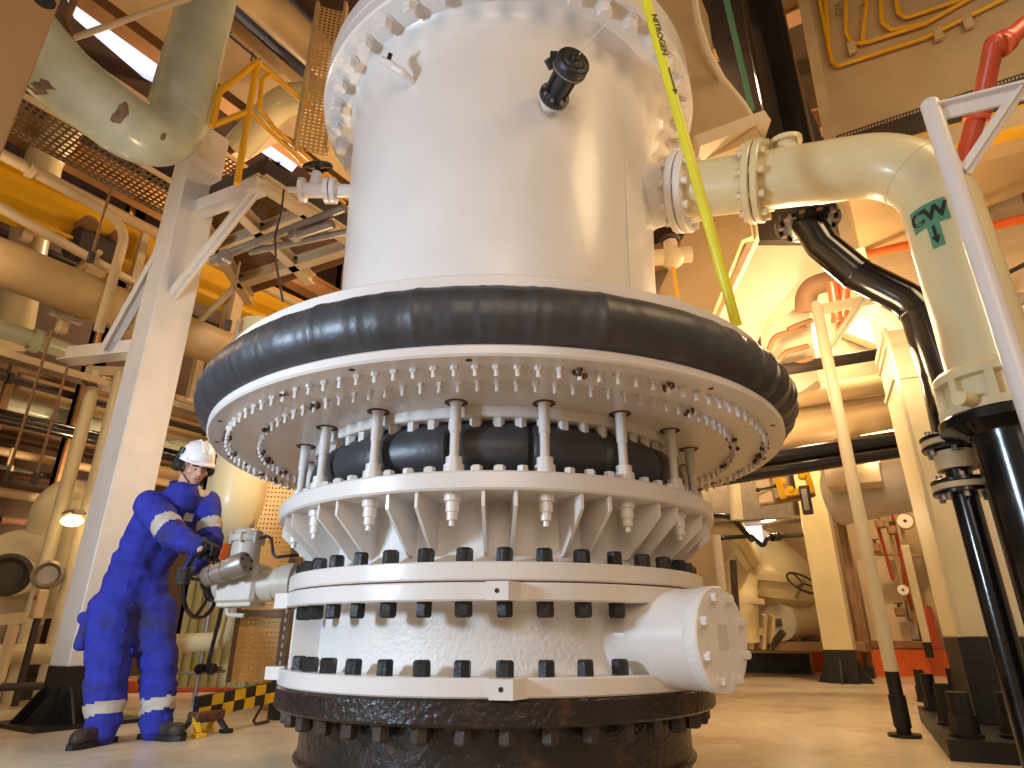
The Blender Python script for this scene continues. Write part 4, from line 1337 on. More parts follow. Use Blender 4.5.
# red kerb, pale sheet wall, pipe bend and cans
k0, k1 = W(-40, 672, Z=.0), W(300, 676, Z=.0)
kd = (k1 - k0).normalized()
t = thing('floor_kerb', 'red painted floor kerb behind the worker and the barrier', 'kerb', k0)
MB().beam(W(96, 693, Z=0) + UP * .06, W(310, 690, Z=0) + UP * .06, .12, .12, ch=.01).build('kerb_stone', 'kerb', t)
t2 = thing('floor_kerb', 'red painted floor kerb at the far left under the machine', 'kerb', W(0, 680, Z=0))
MB().beam(W(-60, 684, Z=0) + UP * .08, W(54, 684, Z=0) + UP * .08, .12, .16, ch=.01).build('kerb_stone', 'kerb', t2)
sh = thing('sheet_panel', 'pale green ribbed sheet panel low behind the valve gearbox', 'panel', W(240, 670, Y=6.4))
y_ = 6.4
xa, xb = W(178, 640, Y=y_).x, W(330, 640, Y=y_).x
z1_ = W(230, 545, Y=y_).z
mb = MB(); n = 16
mb.box(V(((xa + xb) / 2, y_ + .03, z1_ / 2 + .05)), (xb - xa, .03, z1_ - .1))
for k in range(n):
    mb.box(V((xa + (xb - xa) * (k + .5) / n, y_, z1_ / 2 + .05)), ((xb - xa) / n * .55, .03, z1_ - .1), None, .01)
mb.build('ribbed_sheet', 'plastic', sh)
a_ = W(160, 646, d=5.3)
pipe('bent_pipe', 'pale pipe behind the worker\'s knees bending up beside the perforated tray', [W(60, 648, d=5.4), W(230, 641, d=5.3), W(236, 560, d=5.45)], .075, 'ivory', rad=.16)
pipe('black_conduit', 'thin black conduit slanting down the pale green sheet panel', [W(222, 608, d=5.2), W(207, 668, d=5.1)], .016, 'black')
pipe('grey_rail', 'thin grey rail along the bottom of the pale green sheet', [W(170, 674, d=5.2), W(225, 671, d=5.2)], .014, 'galv')
for px, lab in ((202, 'left black round cap of a pair low behind the worker'), (213, 'right black round cap of a pair low behind the worker')):
    p = W(px, 669, d=5.1)
    t = thing('round_cap', lab, 'cap', p)
    MB().lathe([(.0005, 0), (.035, .0), (.045, .015), (.045, .05), (.03, .06), (.0005, .06)], p - V((0, .06, 0)), 20, (0, 1, 0)).build('disc', 'black', t)
    MB().tube([p, p + V((0, .15, 0))], .014, 8).build('pin', 'galv', t)
t = thing('tray_support', 'rusty red beam end behind the collar, right of the perforated tray', 'beam', W(300, 540, d=5.4))
MB().ibeam(W(292, 532, d=5.4), W(340, 536, d=5.4), .16, .2, .02).build('beam', 'brown', t)
t = thing('wall_panel', 'tan cabinet seen between strut and riser on the left', 'cabinet', V((W(300, 600, d=5.6).x, 5.6, 0)))
MB().box(V((W(316, 600, d=5.6).x, 5.7, .7)), (.5, .3, 1.4), None, .01).build('casing', 'tan', t)
MB().box(V((W(316, 600, d=5.6).x, 5.54, .75)), (.4, .02, 1.1), None, .004).build('door', 'perf', t)

# ---------------- the pump set at far left
ms = thing('pump_casing', 'large cream pump casing at the far left under the warm lamp', 'pump', V((W(30, 600, d=6.4).x, W(30, 600, d=6.4).y, 0)))
pcx = W(22, 580, d=6.4)
ax_ = V((.5, -.86, 0))
mb = MB(); mb.lathe([(.0005, -.3), (.25, -.28), (.42, -.2), (.5, -.05), (.5, .1), (.4, .2), (.2, .25), (.17, .4), (.0005, .42)], pcx, 40, ax_)
mb.build('volute', 'cream', ms)
for px, r in ((8, .19), (48, .13)):
    p = W(px, 575, d=5.75)
    MB().lathe([(.05, 0), (r, 0), (r, .05), (r * .8, .06), (r * .6, .02), (.05, .02)], p, 30, ax_).build('end_flange', 'galv' if px > 20 else 'darksteel', ms)
MB().box(V((pcx.x, pcx.y, .28)), (1.5, .9, .12), ROT, .01).box(V((pcx.x, pcx.y, .12)), (1.3, .7, .24), ROT, .01).build('skid', 'blackmat', ms)
for px in (-10, 20, 52):
    p = W(px, 640, d=6.0)
    MB().box(V((p.x, p.y, .45)), (.14, .16, .5), ROT, .01).build('pedestal', 'darksteel' if px > 0 else 'beige', ms)
inv = W(52, 500, d=6.6)
pipe('inverted_pipe', 'fat cream pipe looping over above the pump at far left', [W(30, 590, d=6.5), W(46, 502, d=6.6), W(78, 484, d=6.9), W(84, 560, d=6.9)], .13, 'cream', rad=.28)
pipe('cream_pipe', 'cream pipe rising from the pump just left of the portal posts', [W(60, 610, d=6.2), W(74, 500, d=6.4)], .1, 'cream')
pipe('low_pipe', 'ivory pipe lying low in front of the pump skid at far left', [W(-30, 655, d=5.4), W(58, 654, d=5.6)], .085, 'ivory')
pipe('low_pipe', 'thin dark pipe under the ivory pipe at far left', [W(-30, 688, d=5.0), W(48, 686, d=5.2)], .03, 'darksteel')
t = thing('control_box', 'small grey push button box with red label, low at the far left', 'control box', W(38, 610, d=5.5))
p = W(39, 604, d=5.5)
MB().box(p, (.1, .08, .24), ROT, .01).build('housing', 'beige', t)
MB().box(p - E1 * .042 + UP * .05, (.06, .006, .035), ROT).build('red_label', 'red', t)
MB().box(V((p.x, p.y + .03, (p.z - .1) / 2)), (.05, .04, p.z - .1), ROT).build('post', 'darksteel', t)
t = thing('frame_stand', 'beige angle frame at the lower left edge beside the pump', 'stand', V((W(5, 640, d=5.2).x, W(5, 640, d=5.2).y, 0)))
MB().beam(W(-30, 622, d=5.2), W(26, 618, d=5.3), .06, .09).build('top_rail', 'beige', t)
pp = W(10, 640, d=5.2)
MB().beam(V((pp.x, pp.y, 0)), pp + UP * .12, .06, .06, up=V((0, 1, 0))).build('leg', 'beige', t)
lp_ = W(72, 521, d=5.7)
t = thing('hall_light', 'bright oval warm lamp glowing left of the worker\'s shoulder', 'lamp', lp_)
m_ = MB(); m_.sphere(lp_, (.1, .06, .05), 20, 12); m_.build('glass', 'lamp', t)
MB().box(lp_ + UP * .07, (.22, .13, .05), ROT, .02).build('housing', 'galv', t)
# ================================================================== right side of the hall
# ---------------- CW pipe: from the drum nozzle over an elbow and down
cwv = W(970, 300, d=2.72)
CR_ = .158
zt = W(920, 158, Y=cwv.y).z
zbot_ = W(985, 384, Y=cwv.y).z
pn = W(655, 196, d=3.72)
cw = thing('cooling_water_pipe', 'cream elbow pipe marked CW, bolted to the drum and turning down on the right', 'pipe', V((cwv.x, cwv.y, zbot_)))
top = V((cwv.x, cwv.y, zt))
pn.z = max(pn.z, zt)
hd_ = (top - pn).normalized()
path = fillet([pn, top, V((cwv.x, cwv.y, zbot_))], .36, 18)
MB().tube(path, CR_, 40).build('pipe_run', 'ivory', cw)
def flg(c, d, r, th, m, par, nb=10, br=None, gap=True):
    x = d.cross(UP if abs(d.z) < .9 else V((1, 0, 0))).normalized(); y = d.cross(x)
    for sg in (-1, 1):
        mb = MB()
        lo, hi = (.004, th) if sg > 0 else (-th, -.004)
        mb.ring(r * .55, r, lo, hi, c, 40, d, ch=.006)
        mb.build('flange', m, par)
    for k in range(nb):
        an = 2 * PI * (k + .5) / nb
        p = c + (x * math.cos(an) + y * math.sin(an)) * r * .85
        mb = MB(); mb.cyl(p - d * (th + .03), p + d * (th + .03), .021, n=6).build('bolt', m, par)
f1 = pn.lerp(top, (W(680, 196, d=3.6) - pn).length / (top - pn).length)
L_ = (top - pn).length
flg(pn + hd_ * .17, hd_, .235, .045, 'whiteflat', cw)
fl2 = min([pn + hd_ * (L_ * k / 200) for k in range(200)], key=lambda p: abs(512 + F_PX * p.x / (p - V((0, 0, CAM_H))).dot(V((0, _c, _s))) - 756))
flg(fl2, hd_, .225, .04, 'ivory', cw)
bs = fl2 + hd_ * .17
MB().lathe([(.06, .1), (.06, .19), (.085, .19), (.085, .215), (.045, .216), (.045, .2), (.0005, .2)], bs, 24, V((-.05, -.2, 1))).build('top_boss', 'ivory', cw)
for q in (path[8], path[12]):
    i = path.index(q); d_ = (path[i + 1] - path[i]).normalized()
MB().lathe([(CR_ - .004, -.012), (CR_ + .003, -.008), (CR_ + .003, .008), (CR_ - .004, .012)], path[10], 40, (path[11] - path[10]).normalized(), closed=True).build('weld', 'ivory', cw)
# nozzle stub on the drum meeting it (bell mouthed)
sd_ = hd_
MB().lathe([(.30, -.16), (.235, -.08), (.19, .02), (.175, .1), (.17, .17), (.05, .17)], pn - hd_ * .02, 40, hd_).build('pipe_nozzle', 'white', riser)
# green CW label wrapped round the pipe, facing the camera and left
la_ = V((cwv.x, cwv.y, W(940, 226, Y=cwv.y).z))
toc = (V((0, 0, la_.z)) - la_); toc.z = 0; toc.normalize()
lside = UP.cross(toc).normalized()        # to the viewer's right
def cwp(h, ang, r=CR_ + .0022): return la_ + UP * h + (toc * math.cos(ang) + lside * math.sin(ang)) * r
def wrapped(a0, a1, h0, h1, skew=0):
    mb = MB(); n = 14
    vs = []
    for k in range(n + 1):
        a = a0 + (a1 - a0) * k / n
        vs += [cwp(h0 + skew * a, a), cwp(h1 + skew * a, a)]
    mb.add(vs, [(2 * k, 2 * k + 2, 2 * k + 3, 2 * k + 1) for k in range(n)])
    return mb
if True:
    A0 = -.36
    lab = wrapped(A0 - .5, A0 + .5, -.056, .058)
    lab2 = wrapped(A0 - .1, A0 + .22, -.17, -.056)
    lab.add(lab2.v, lab2.f)
    for k in range(14): pass
    lab.build('green_label', 'green', cw, smooth=1)['label'] = 'green label reading CW with down arrow'
    ca = toc * math.cos(A0) + lside * math.sin(A0)
    tx = UP.cross(ca).normalized()
    lettering('CW', .092, la_ + ca * (CR_ + .003), tx, UP, cw, wrap=(la_, UP, CR_ + .0036), bold=.004)
    c2 = toc * math.cos(A0 + .06) + lside * math.sin(A0 + .06)
    t2_ = UP.cross(c2).normalized()
    q = la_ + c2 * (CR_ + .004)
    mb = MB()
    mb.add([q + t2_ * x + UP * z for x, z in ((-.006, -.062), (.006, -.062), (.006, -.115), (.018, -.115), (0, -.155), (-.018, -.115), (-.006, -.115))], [tuple(range(7))])
    mb.build('arrow_mark', 'ink', cw, smooth=0)
# coupling with lugs
cz = zbot_
cpl = V((cwv.x, cwv.y, cz))
mb = MB(); mb.lathe([(.1, .07), (.165, .07), (.2, .055), (.215, .04), (.222, .03), (.222, .0), (.19, -.005), (.19, -.10), (.222, -.105), (.222, -.14), (.1, -.14)], cpl, 48)
cp = mb.build('coupling', 'ivory', cw, smooth=.5)
for k in range(10):
    an = k * PI / 5 + .2
    d_ = V((math.cos(an), math.sin(an), 0))
    MB().beam(cpl + d_ * .205 + UP * .01, cpl + d_ * .205 - UP * .12, .03, .03, up=d_).build('coupling_bar', 'ivory', cp)
MB().cyl(cpl + V((-.2, -.1, -.11)), cpl + V((-.27, -.13, -.11)), .028, n=14).build('side_plug', 'ivory', cp)

# black standpipe below
bk = thing('black_standpipe', 'thick glossy black standpipe under the cream CW pipe at right', 'pipe', V((cwv.x, cwv.y, 0)))
mb = MB(); mb.lathe([(.1, -.142), (.23, -.142), (.235, -.15), (.235, -.185), (.2, -.19), (.14, -.215), (.134, -.25), (.134, .0 - cz), (.0005, 0 - cz)], cpl, 48)
mb.build('pipe_run', 'black', bk, smooth=.5)
sp_ = W(958, 470, d=2.72)
sb = thing('flanged_riser_pipe', 'slender black pipe with two brass flanges beside the thick black standpipe', 'pipe', V((sp_.x, sp_.y, 0)))
zt_ = W(938, 405, Y=sp_.y).z
MB().cyl(V((sp_.x, sp_.y, 0)), V((sp_.x, sp_.y, zt_)), .05, n=24).build('pipe_run', 'black', sb)
for py in (443, 487):
    z_ = W(944, py, Y=sp_.y).z
    c_ = V((sp_.x, sp_.y, z_))
    MB().ring(.05, .115, .014, .03, c_, 30, ch=.003).ring(.05, .115, -.034, -.016, c_, 30, ch=.003).build('flange', 'black', sb)
    MB().ring(.05, .112, -.014, .012, c_, 30, ch=.002).build('flange_ring', 'tan', sb)['label'] = 'brass coloured flange ring'
    for k in range(6):
        an = k * PI / 3
        p = c_ + V((math.cos(an), math.sin(an), 0)) * .092
        MB().cyl(p - UP * .055, p + UP * .05, .012, n=6).build('bolt', 'galv', sb)
MB().cyl(V((sp_.x, sp_.y, W(944, 470, Y=sp_.y).z)), V((sp_.x, sp_.y, W(944, 452, Y=sp_.y).z)), .078, n=24).build('sleeve', 'tan', sb)['label'] = 'tan sleeve between the flanges'

# ---------------- black S-bend pipe coming down from the roof
s0 = W(802, 196, d=4.6)
bt_ = thing('black_bend_pipe', 'glossy black pipe from the roof with perforated flange, bending down behind the CW pipe', 'pipe', W(950, 385, d=3.9))
up0 = V((s0.x, s0.y, 8.8))
MB().tube([V((s0.x, s0.y, s0.z + .03)), up0], .158, 32).build('upper_run', 'black', bt_)
fz = W(815, 222, Y=s0.y).z
c_ = V((s0.x, s0.y, fz))
pth = fillet([c_, W(822, 245, Y=s0.y), W(858, 275, d=4.3), W(917, 305, d=4.05), W(942, 380, d=3.85), W(958, 450, d=3.7)], [.12, .16, .3, .2], 10)
MB().tube(pth, .112, 28).build('lower_run', 'black', bt_)
for i in (14, 30):
    d_ = (pth[i + 1] - pth[i]).normalized()
    MB().lathe([(.108, -.012), (.1165, -.006), (.1165, .006), (.108, .012)], pth[i], 32, d_, closed=True).build('weld', 'black', bt_)
mb = MB(); mb.lathe([(.1, .03), (.215, .03), (.22, .025), (.22, -.02), (.215, -.025), (.1, -.025)], c_, 48, closed=True)
for k in range(10):
    an = k * PI / 5
    p = c_ + V((math.cos(an), math.sin(an), 0)) * .185
    mb.cyl(p - UP * .05, p - UP * .02, .014, n=6)
mb.build('flange', 'black', bt_)
for k in range(10):
    an = k * PI / 5 + PI / 10
    p = c_ + V((math.cos(an), math.sin(an), 0)) * .183
    MB().cyl(p - UP * .0262, p - UP * .02, .022, n=14).build('bolt_hole', 'rustspot', bt_)

# ---------------- posts with bracket arms
def post(name, label, bx_, by_, top_, armdir, m, r=.04):
    t = thing(name, label, 'post', V((bx_, by_, 0)))
    b = V((bx_, by_, 0))
    MB().cyl(b + UP * .35, b + UP * top_, r, n=20).sphere(b + UP * top_, (r, r, .02), 16, 6).build('shaft', m, t)
    MB().cyl(b + UP * .02, b + UP * .35, r * .97, n=20).cyl(b + UP * .05, b + UP * .22, r * 1.18, n=20).build('foot', 'blackmat', t)['label'] = 'black painted foot'
    MB().lathe([(.0005, 0), (r * 2.2, 0), (r * 2.2, .018), (.0005, .018)], b, 24).build('base_plate', 'blackmat', t)
    a = armdir.normalized()
    e = b + UP * (top_ - .03)
    mb = MB()
    mb.beam(e + a * r * .5, e + a * .62, .07, .012).beam(e + a * r * .5 - UP * .035, e + a * .62 - UP * .035, .012, .06)
    mb.build('arm', m, t)
    MB().beam(e + a * .30 - UP * .01, e - UP * .34 + a * r, .055, .012, up=a).beam(e + a * .30 - UP * .01, e - UP * .34 + a * r, .01, .05, up=a).build('brace', m, t)
    return t
pb_ = W(905, 737, Z=0)
post('support_post', 'slim cream post with black foot and bracket arm, standing left of the big right column', pb_.x, pb_.y, W(808, 304, Y=pb_.y).z, E2 * -1 + E1 * .1, 'cream')
p2 = W(930, 104, Z=2.62)
post('support_post', 'white tubular post with bracket arm close by at the right edge', p2.x, p2.y, 2.62, E2 * -1 + E1 * .2, 'white', .036)

# ---------------- big right column on its bolted base
rc0 = W(979, 724, Z=.09)
RW = .52
rcc = rc0 + E1 * (RW / 2) - E2 * (RW / 2) + UP * 0
rot2 = Matrix.Rotation(.15, 3, 'Z') @ ROT
f1_ = rot2 @ V((0, 1, 0)); f2_ = rot2 @ V((-1, 0, 0))
rcc = rc0 + f1_ * RW / 2 - f2_ * RW / 2
rct = thing('steel_column', 'big cream steel column with black foot on a bolted base at right', 'column', V((rcc.x, rcc.y, 0)))
zb2 = W(955, 637, Y=rc0.y).z
h_ = W(880, 338, Y=rc0.y).z
rb_ = V((rcc.x, rcc.y, 0))
MB().box(rb_ + UP * (zb2 + h_) / 2, (RW, RW, h_ - zb2), rot2, .006).build('shaft', 'cream', rct)
mb = MB(); mb.box(rb_ + UP * (zb2 + .09) / 2, (RW + .004, RW + .004, zb2 - .09), rot2, .004)
mb.build('foot', 'blackmat', rct)['label'] = 'black painted foot'
for q in (-.36,):
    c0 = rb_ + f2_ * (RW / 2 + .012) + f1_ * q * 1.2
    MB().box(c0 + UP * (zb2 + h_) / 2, (.024, .035, h_ - zb2), rot2, .003).build('edge_rib', 'cream', rct)
for zz, th_ in ((h_ + .02, .05), (W(888, 378, Y=rc0.y).z, .035), (h_ - .08, .02)):
    MB().box(rb_ + UP * zz, (RW + .03, RW + .03, th_), rot2, .004).build('stiffener', 'cream', rct)
# base plate: front corner measured
bc = W(951, 761, Z=0); bl = W(912, 707, Z=.02)
d1 = V((bl.x - bc.x, bl.y - bc.y, 0)); L1 = d1.length; d1.normalize(); d2 = V((d1.y, -d1.x, 0))
mb = MB(); mb.prism([bc, bc + d1 * min(L1, 1.7), bc + d1 * min(L1, 1.7) + d2 * 1.5, bc + d2 * 1.5], UP * .09)
mb.build('base_plate', 'blackmat', rct)['label'] = 'thick black base plate'
def anchor(px, py, r, h):
    p = W(px, py, Z=.09)
    mb = MB(); mb.lathe([(.0005, 0), (r * 1.5, 0), (r * 1.5, .015), (r * 1.25, .017)], p, 20).cyl(p + UP * .015, p + UP * h * .5, r * 1.25, n=6).cyl(p + UP * h * .5, p + UP * h, r, n=16)
    mb.build('anchor_bolt', 'blackmat', rct)
for px, py, r, h in ((967, 737, .05, .2), (950, 725, .04, .21), (934, 710, .042, .22), (925, 702, .036, .22), (1016, 738, .045, .2), (962, 712, .04, .26)):
    anchor(px, py, r, h)

# ---------------- yellow column further back
yc0 = W(846, 683, Z=0)
yc = thing('steel_column', 'yellow lit cream column with black foot standing behind the slim post', 'column', yc0)
zb3 = W(846, 650, Y=yc0.y).z
MB().box(yc0 + UP * (zb3 + 5.2) / 2, (.34, .34, 5.2 - zb3), ROT, .008).build('shaft', 'ivory', yc)
mb = MB(); mb.box(yc0 + UP * zb3 / 2, (.345, .345, zb3), ROT)
for sg in (-1, 1):
    for dv, pv_ in ((E1, E2), (E2, E1)):
        c0 = yc0 + dv * sg * .17
        mb.prism([c0 - pv_ * .012, c0 + dv * sg * .14 - pv_ * .012, c0 + dv * sg * .10 + UP * .08 - pv_ * .012, c0 + UP * .28 - pv_ * .012], pv_ * .024)
mb.build('foot', 'blackmat', yc)['label'] = 'black painted foot with gussets'
bp2 = W(871, 678, Z=0)
t = thing('angle_post', 'thin brown angle post just right of the yellow lit column', 'post', bp2)
MB().beam(bp2, bp2 + UP * 3.6, .12, .02, up=E1).beam(bp2, bp2 + UP * 3.6, .02, .12, up=E1).build('angle', 'brown', t)
MB().beam(bp2, bp2 + UP * .14, .124, .124, up=E1).build('foot', 'darksteel', t)

# ---------------- yellow nitrogen line
hp0, hp1 = W(640, -22, d=2.95), W(737, 326, d=2.72)
ho = thing('nitrogen_pipe', 'bright yellow pipe marked NITROGEN slanting down in front of the drum', 'pipe', hp1)
MB().tube([hp0 + (hp0 - hp1) * .6, hp0, hp1], .0235, 20).build('pipe_run', 'hose', ho)
hdv = (hp0 - hp1).normalized()
tcm = (V((0, 0, CAM_H)) - hp0).normalized(); tcm = (tcm - hdv * tcm.dot(hdv)).normalized()
sdv = hdv.cross(tcm).normalized()
if sdv.x > 0: sdv = -sdv
lp0 = WP(662, 36, hp0, tcm)
an_ = -.75
face = tcm * math.cos(.7) - sdv * math.sin(.7)
ax0 = hp0 + hdv * ((lp0 - hp0).dot(hdv))
lettering('NITROGEN', .042, ax0 + face * .0256, -hdv, hdv.cross(face) * (1 if hdv.cross(face).x > 0 else -1), ho, wrap=None, bold=.0012)
a2 = ax0 - hdv * .22 + face * .0245
MB().beam(a2 + hdv * .05, a2 - hdv * .06, .007, .003, up=face).prism([a2 - hdv * .06 - face.cross(hdv) * .014, a2 - hdv * .06 + face.cross(hdv) * .014, a2 - hdv * .085], face * .002).build('arrow_mark', 'ink', ho, smooth=0)

# ---------------- big cone shaped support behind the drum, and the sloping bright duct
def slab(name, label, cat, pts, d, th, m, part='plate', n=None, parent=None):
    """a thick plate: measured outline on the plane through its middle, normal n"""
    c = W(sum(p[0] for p in pts) / len(pts), sum(p[1] for p in pts) / len(pts), d=d)
    n = (n or -E1).normalized()
    ps = [WP(x, y, c, n) for x, y in pts]
    if parent is None:
        lowp = min(ps, key=lambda p: p.z)
        parent = thing(name, label, cat, lowp)
    MB().prism(ps, -n * th).build(part, m, parent, smooth=0)
    return parent
br = slab('support_bracket', 'big curved tan support bracket behind the drum flange, right of the yellow pipe', 'bracket', [(640, -30), (690, -30), (697, 20), (707, 52), (722, 80), (742, 104), (757, 128), (757, 140), (698, 162), (640, 170)], 4.7, .5, 'tan', 'web')
c_a, c_b = W(694, 158, d=4.5), W(762, 133, d=4.5)
MB().beam(c_a, c_b, .34, .1).build('bottom_flange', 'beige', br)
MB().tube([W(690, -30, d=4.62), W(697, 20, d=4.62), W(707, 52, d=4.62), W(722, 80, d=4.62), W(742, 104, d=4.62), W(758, 130, d=4.62)], .03, 8).build('edge_flange', 'beige', br)
dt = slab('sloping_duct', 'bright lit sloping cream duct under the CW pipe elbow', 'duct', [(742, 236), (830, 236), (815, 262), (770, 315), (756, 345), (690, 345), (700, 300)], 6.3, .8, 'cream', 'front', n=V((-.3, -.85, -.45)))
ds = slab('slanting_plate', 'tan slanting leg plate between the drum and the bright duct', 'plate', [(700, 200), (747, 196), (752, 236), (742, 240), (700, 345), (640, 335), (672, 262)], 5.2, .2, 'tan', 'web')
slab('', '', '', [(747, 196), (752, 196), (757, 236), (706, 345), (698, 345), (750, 236)], 5.15, .08, 'beige', 'edge', parent=ds)
t = slab('dark_recess', 'dark steel plate behind the black roof pipe', 'plate', [(690, -20), (750, -20), (820, 130), (840, 240), (752, 240), (748, 165), (730, 90)], 5.9, .1, 'darksteel', 'sheet')  # dark sheet stands where there is only a shaded recess
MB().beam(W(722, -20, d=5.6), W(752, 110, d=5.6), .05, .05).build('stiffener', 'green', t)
# ---------------- overhead box with yellow conduits
ob = slab('overhead_tank', 'wide tan overhead tank wall with yellow conduits at the top right', 'tank', [(795, -60), (1100, -60), (1100, 62), (845, 182), (825, 130)], 5.6, 1.5, 'tan', 'side')
obc = W(940, 40, d=5.55)
def on(px, py): return WP(px, py, obc, -E1)
mb = MB(); mb.beam(on(792, -60), on(838, 178), .1, .12, up=E1).build('corner_post', 'tan', ob)
cd = thing('conduit_run', 'bundle of thin yellow conduits clipped across the overhead tank wall', 'conduit', on(833, 65))
for pts in ([(815, -20), (832, 62), (838, 66), (925, 38), (1010, -4)], [(824, -20), (829, 52)], [(846, -10), (846, 32), (852, 44), (868, 42), (925, 24), (985, -10)], [(895, -10), (898, 12), (906, 18), (960, 0)], [(880, -10), (882, 22), (892, 30), (930, 22)], [(868, -10), (862, 44)]):
    MB().tube(fillet([on(*p) for p in pts], .05), .02, 10).build('conduit', 'railyellow', cd)
for px, py, s_ in ((968, 22, .12), (938, 34, .09), (852, 48, .1)):
    MB().box(on(px, py), (.07, .05, .14), ROT, .008).build('clip', 'tan', cd)
cl_ = on(838, 12)
lettering('WCI', .085, cl_ - E1 * .03, V((0, 0, -1)), E2 * -1, cd)
lettering('I', .085, on(862, 8) - E1 * .03, V((0, 0, -1)), E2 * -1, cd)
# tray and ledge under the tank
q0 = on(1075, 68) - E1 * .15
t = thing('cable_tray', 'black perforated cable tray running under the overhead tank at right', 'cable tray', on(845, 160) - E1 * .15)
MB().perf(q0, (on(838, 146) - E1 * .15) - q0, (on(1075, 102) - E1 * .15) - q0, 70, 6, .55, False).build('perforated_floor', 'darksteel', t, smooth=0)
mb = MB(); mb.prism([on(838, 146) - E1 * .1, on(1075, 68) - E1 * .1, on(1075, 102) - E1 * .1, on(838, 168) - E1 * .1], E1 * .02)
mb.build('backing', 'brown', t, smooth=0)
MB().beam(on(836, 171) - E1 * .15, on(1075, 105) - E1 * .15, .05, .03).build('edge_rail', 'railyellow', t)
mb = MB(); mb.beam(on(840, 186) - E1 * .1, on(1085, 120) - E1 * .1, .3, .2)
t = mb.build('trim_41', 'tan'); t['kind'] = 'structure'
mb = MB(); mb.beam(on(845, 200) - E1 * .3, on(1090, 136) - E1 * .3, .1, .04)
t = mb.build('trim_42', 'railyellow'); t['kind'] = 'structure'
# wall behind with brace and openings
WPc = W(920, 300, d=6.6)
def onw(px, py): return WP(px, py, WPc, -E1)
mb = MB(); mb.prism([onw(*p) for p in ((830, 150), (1100, 90), (1100, 420), (880, 345), (840, 330))], E1 * .25)
t = mb.build('trim_43', 'beige'); t['kind'] = 'structure'
mb = MB(); mb.beam(onw(1000, 140) - E1 * .2, onw(965, 236) - E1 * .2, .12, .12, up=E1)
t = mb.build('diagonal_brace', 'ivory'); tag(t, 'pale diagonal brace behind the white post at upper right', 'brace')
t = thing('wall_opening', 'dark square opening with dark frame in the wall at upper right', 'opening', onw(1000, 200))
MB().prism([onw(*p) - E1 * .02 for p in ((984, 130), (1012, 122), (1016, 146), (988, 156))], E1 * .01).build('dark_sheet', 'darksteel', t)
MB().prism([onw(*p) - E1 * .03 for p in ((1012, 150), (1040, 140), (1040, 240), (1022, 200))], E1 * .02).build('side_sheet', 'brown', t)
# red and orange pipes
pipe('red_pipe', 'red pipe with knuckle joint passing down through the white post bracket', [W(1060, -4, d=3.6), W(1000, 46, d=3.5), W(995, 40, d=3.5), W(984, 92, d=3.6), W(958, 180, d=3.7)], .05, 'red', rad=.05, flanges=[(0, .95), (3, .25)], fr=1.35, ft=.03, bolts=0)
pipe('orange_pipe', 'orange pipe running level right of the white post, upper of two', [onw(958, 180) - E1 * .5, onw(1100, 148) - E1 * .5], .055, 'orange', flanges=[(0, .1)], fr=1.3, ft=.03, bolts=0)
pipe('orange_pipe', 'orange pipe running level behind the CW pipe, lower of two', [onw(868, 272) - E1 * .4, onw(1100, 222) - E1 * .4], .045, 'orange')
# wall lamp box at the right edge
wl = onw(1016, 314) - E1 * .25
t = thing('junction_box', 'pale junction box with dark cable loop at the right edge behind the white post', 'junction box', wl)
MB().box(wl, (.26, .16, .22), ROT, .02).build('housing', 'cream', t)
MB().cyl(wl - E1 * .08, wl - E1 * .12, .06, n=20).build('lens', 'galv', t)
MB().tube(fillet([wl + E2 * .1 + UP * .1, wl + E2 * .1 + UP * .3, wl - E2 * .2 + UP * .4], .15), .022, 10).build('cable', 'darksteel', t)

# ---------------- lit bay between post and column
mb = MB(); mb.prism([W(x, y, d=7.3) for x, y in ((760, 330), (770, 300), (840, 240), (880, 300), (905, 430), (770, 445))], E1 * .2)
t = mb.build('trim_44', 'cream'); t['kind'] = 'structure'
mb = MB(); mb.beam(W(858, 250, d=5.4), W(905, 425, d=5.2), .1, .1, up=E1)
t = thing('wall_stud', 'cream stud rising left of the right column to the black bend', 'stud', W(905, 425, d=5.2)); mb.build('stud', 'cream', t)
t = thing('strip_lamp', 'glaring lamp diffuser low behind the slim post above the black twin pipes', 'lamp', W(860, 435, d=6.9))
mb = MB(); mb.prism([W(x, y, d=6.9) for x, y in ((858, 430), (898, 424), (900, 434), (862, 439))], E1 * .05); mb.build('glass', 'lamp', t, smooth=0)
MB().beam(W(856, 428, d=6.9), W(900, 421, d=6.9), .1, .03).build('housing', 'beige', t)
def bar(name, label, a, b, d0, d1_, r, m, **k):
    return pipe(name, label, [W(a[0], a[1], d=d0), W(b[0], b[1], d=d1_)], r, m, **k)
bar('black_pipe', 'black pipe right of the disc, upper of the close pair', (690, 470), (912, 437), 5.6, 6.3, .085, 'black')
bar('black_pipe', 'black pipe right of the disc, lower of the close pair', (690, 484), (912, 450), 5.5, 6.2, .06, 'black')
bar('brown_pipe', 'dark brown pipe crossing behind the slim post near its top', (770, 372), (890, 352), 6.0, 6.3, .06, 'darksteel')
bar('tan_pipe', 'fat tan pipe just above the black pipe pair at right', (770, 436), (905, 412), 6.4, 6.8, .16, 'tan')
bar('tan_pipe', 'tan pipe high above the dark mesh tray at right', (770, 402), (900, 381), 6.4, 6.8, .11, 'tan')
t = tray('cable_tray', 'dark mesh tray between the two fat tan pipes at right', W(770, 418, d=6.5), 1.9, .25, nu=40, nv=4, dirn=(W(905, 398, d=6.9) - W(770, 418, d=6.5)).normalized(), across=UP * .3 + E1 * .8)
bd = W(790, 340, d=6.2)
t = thing('ribbed_box', 'cream lit box with dark curved cables, between disc and slim post', 'cabinet', W(790, 395, d=6.2))
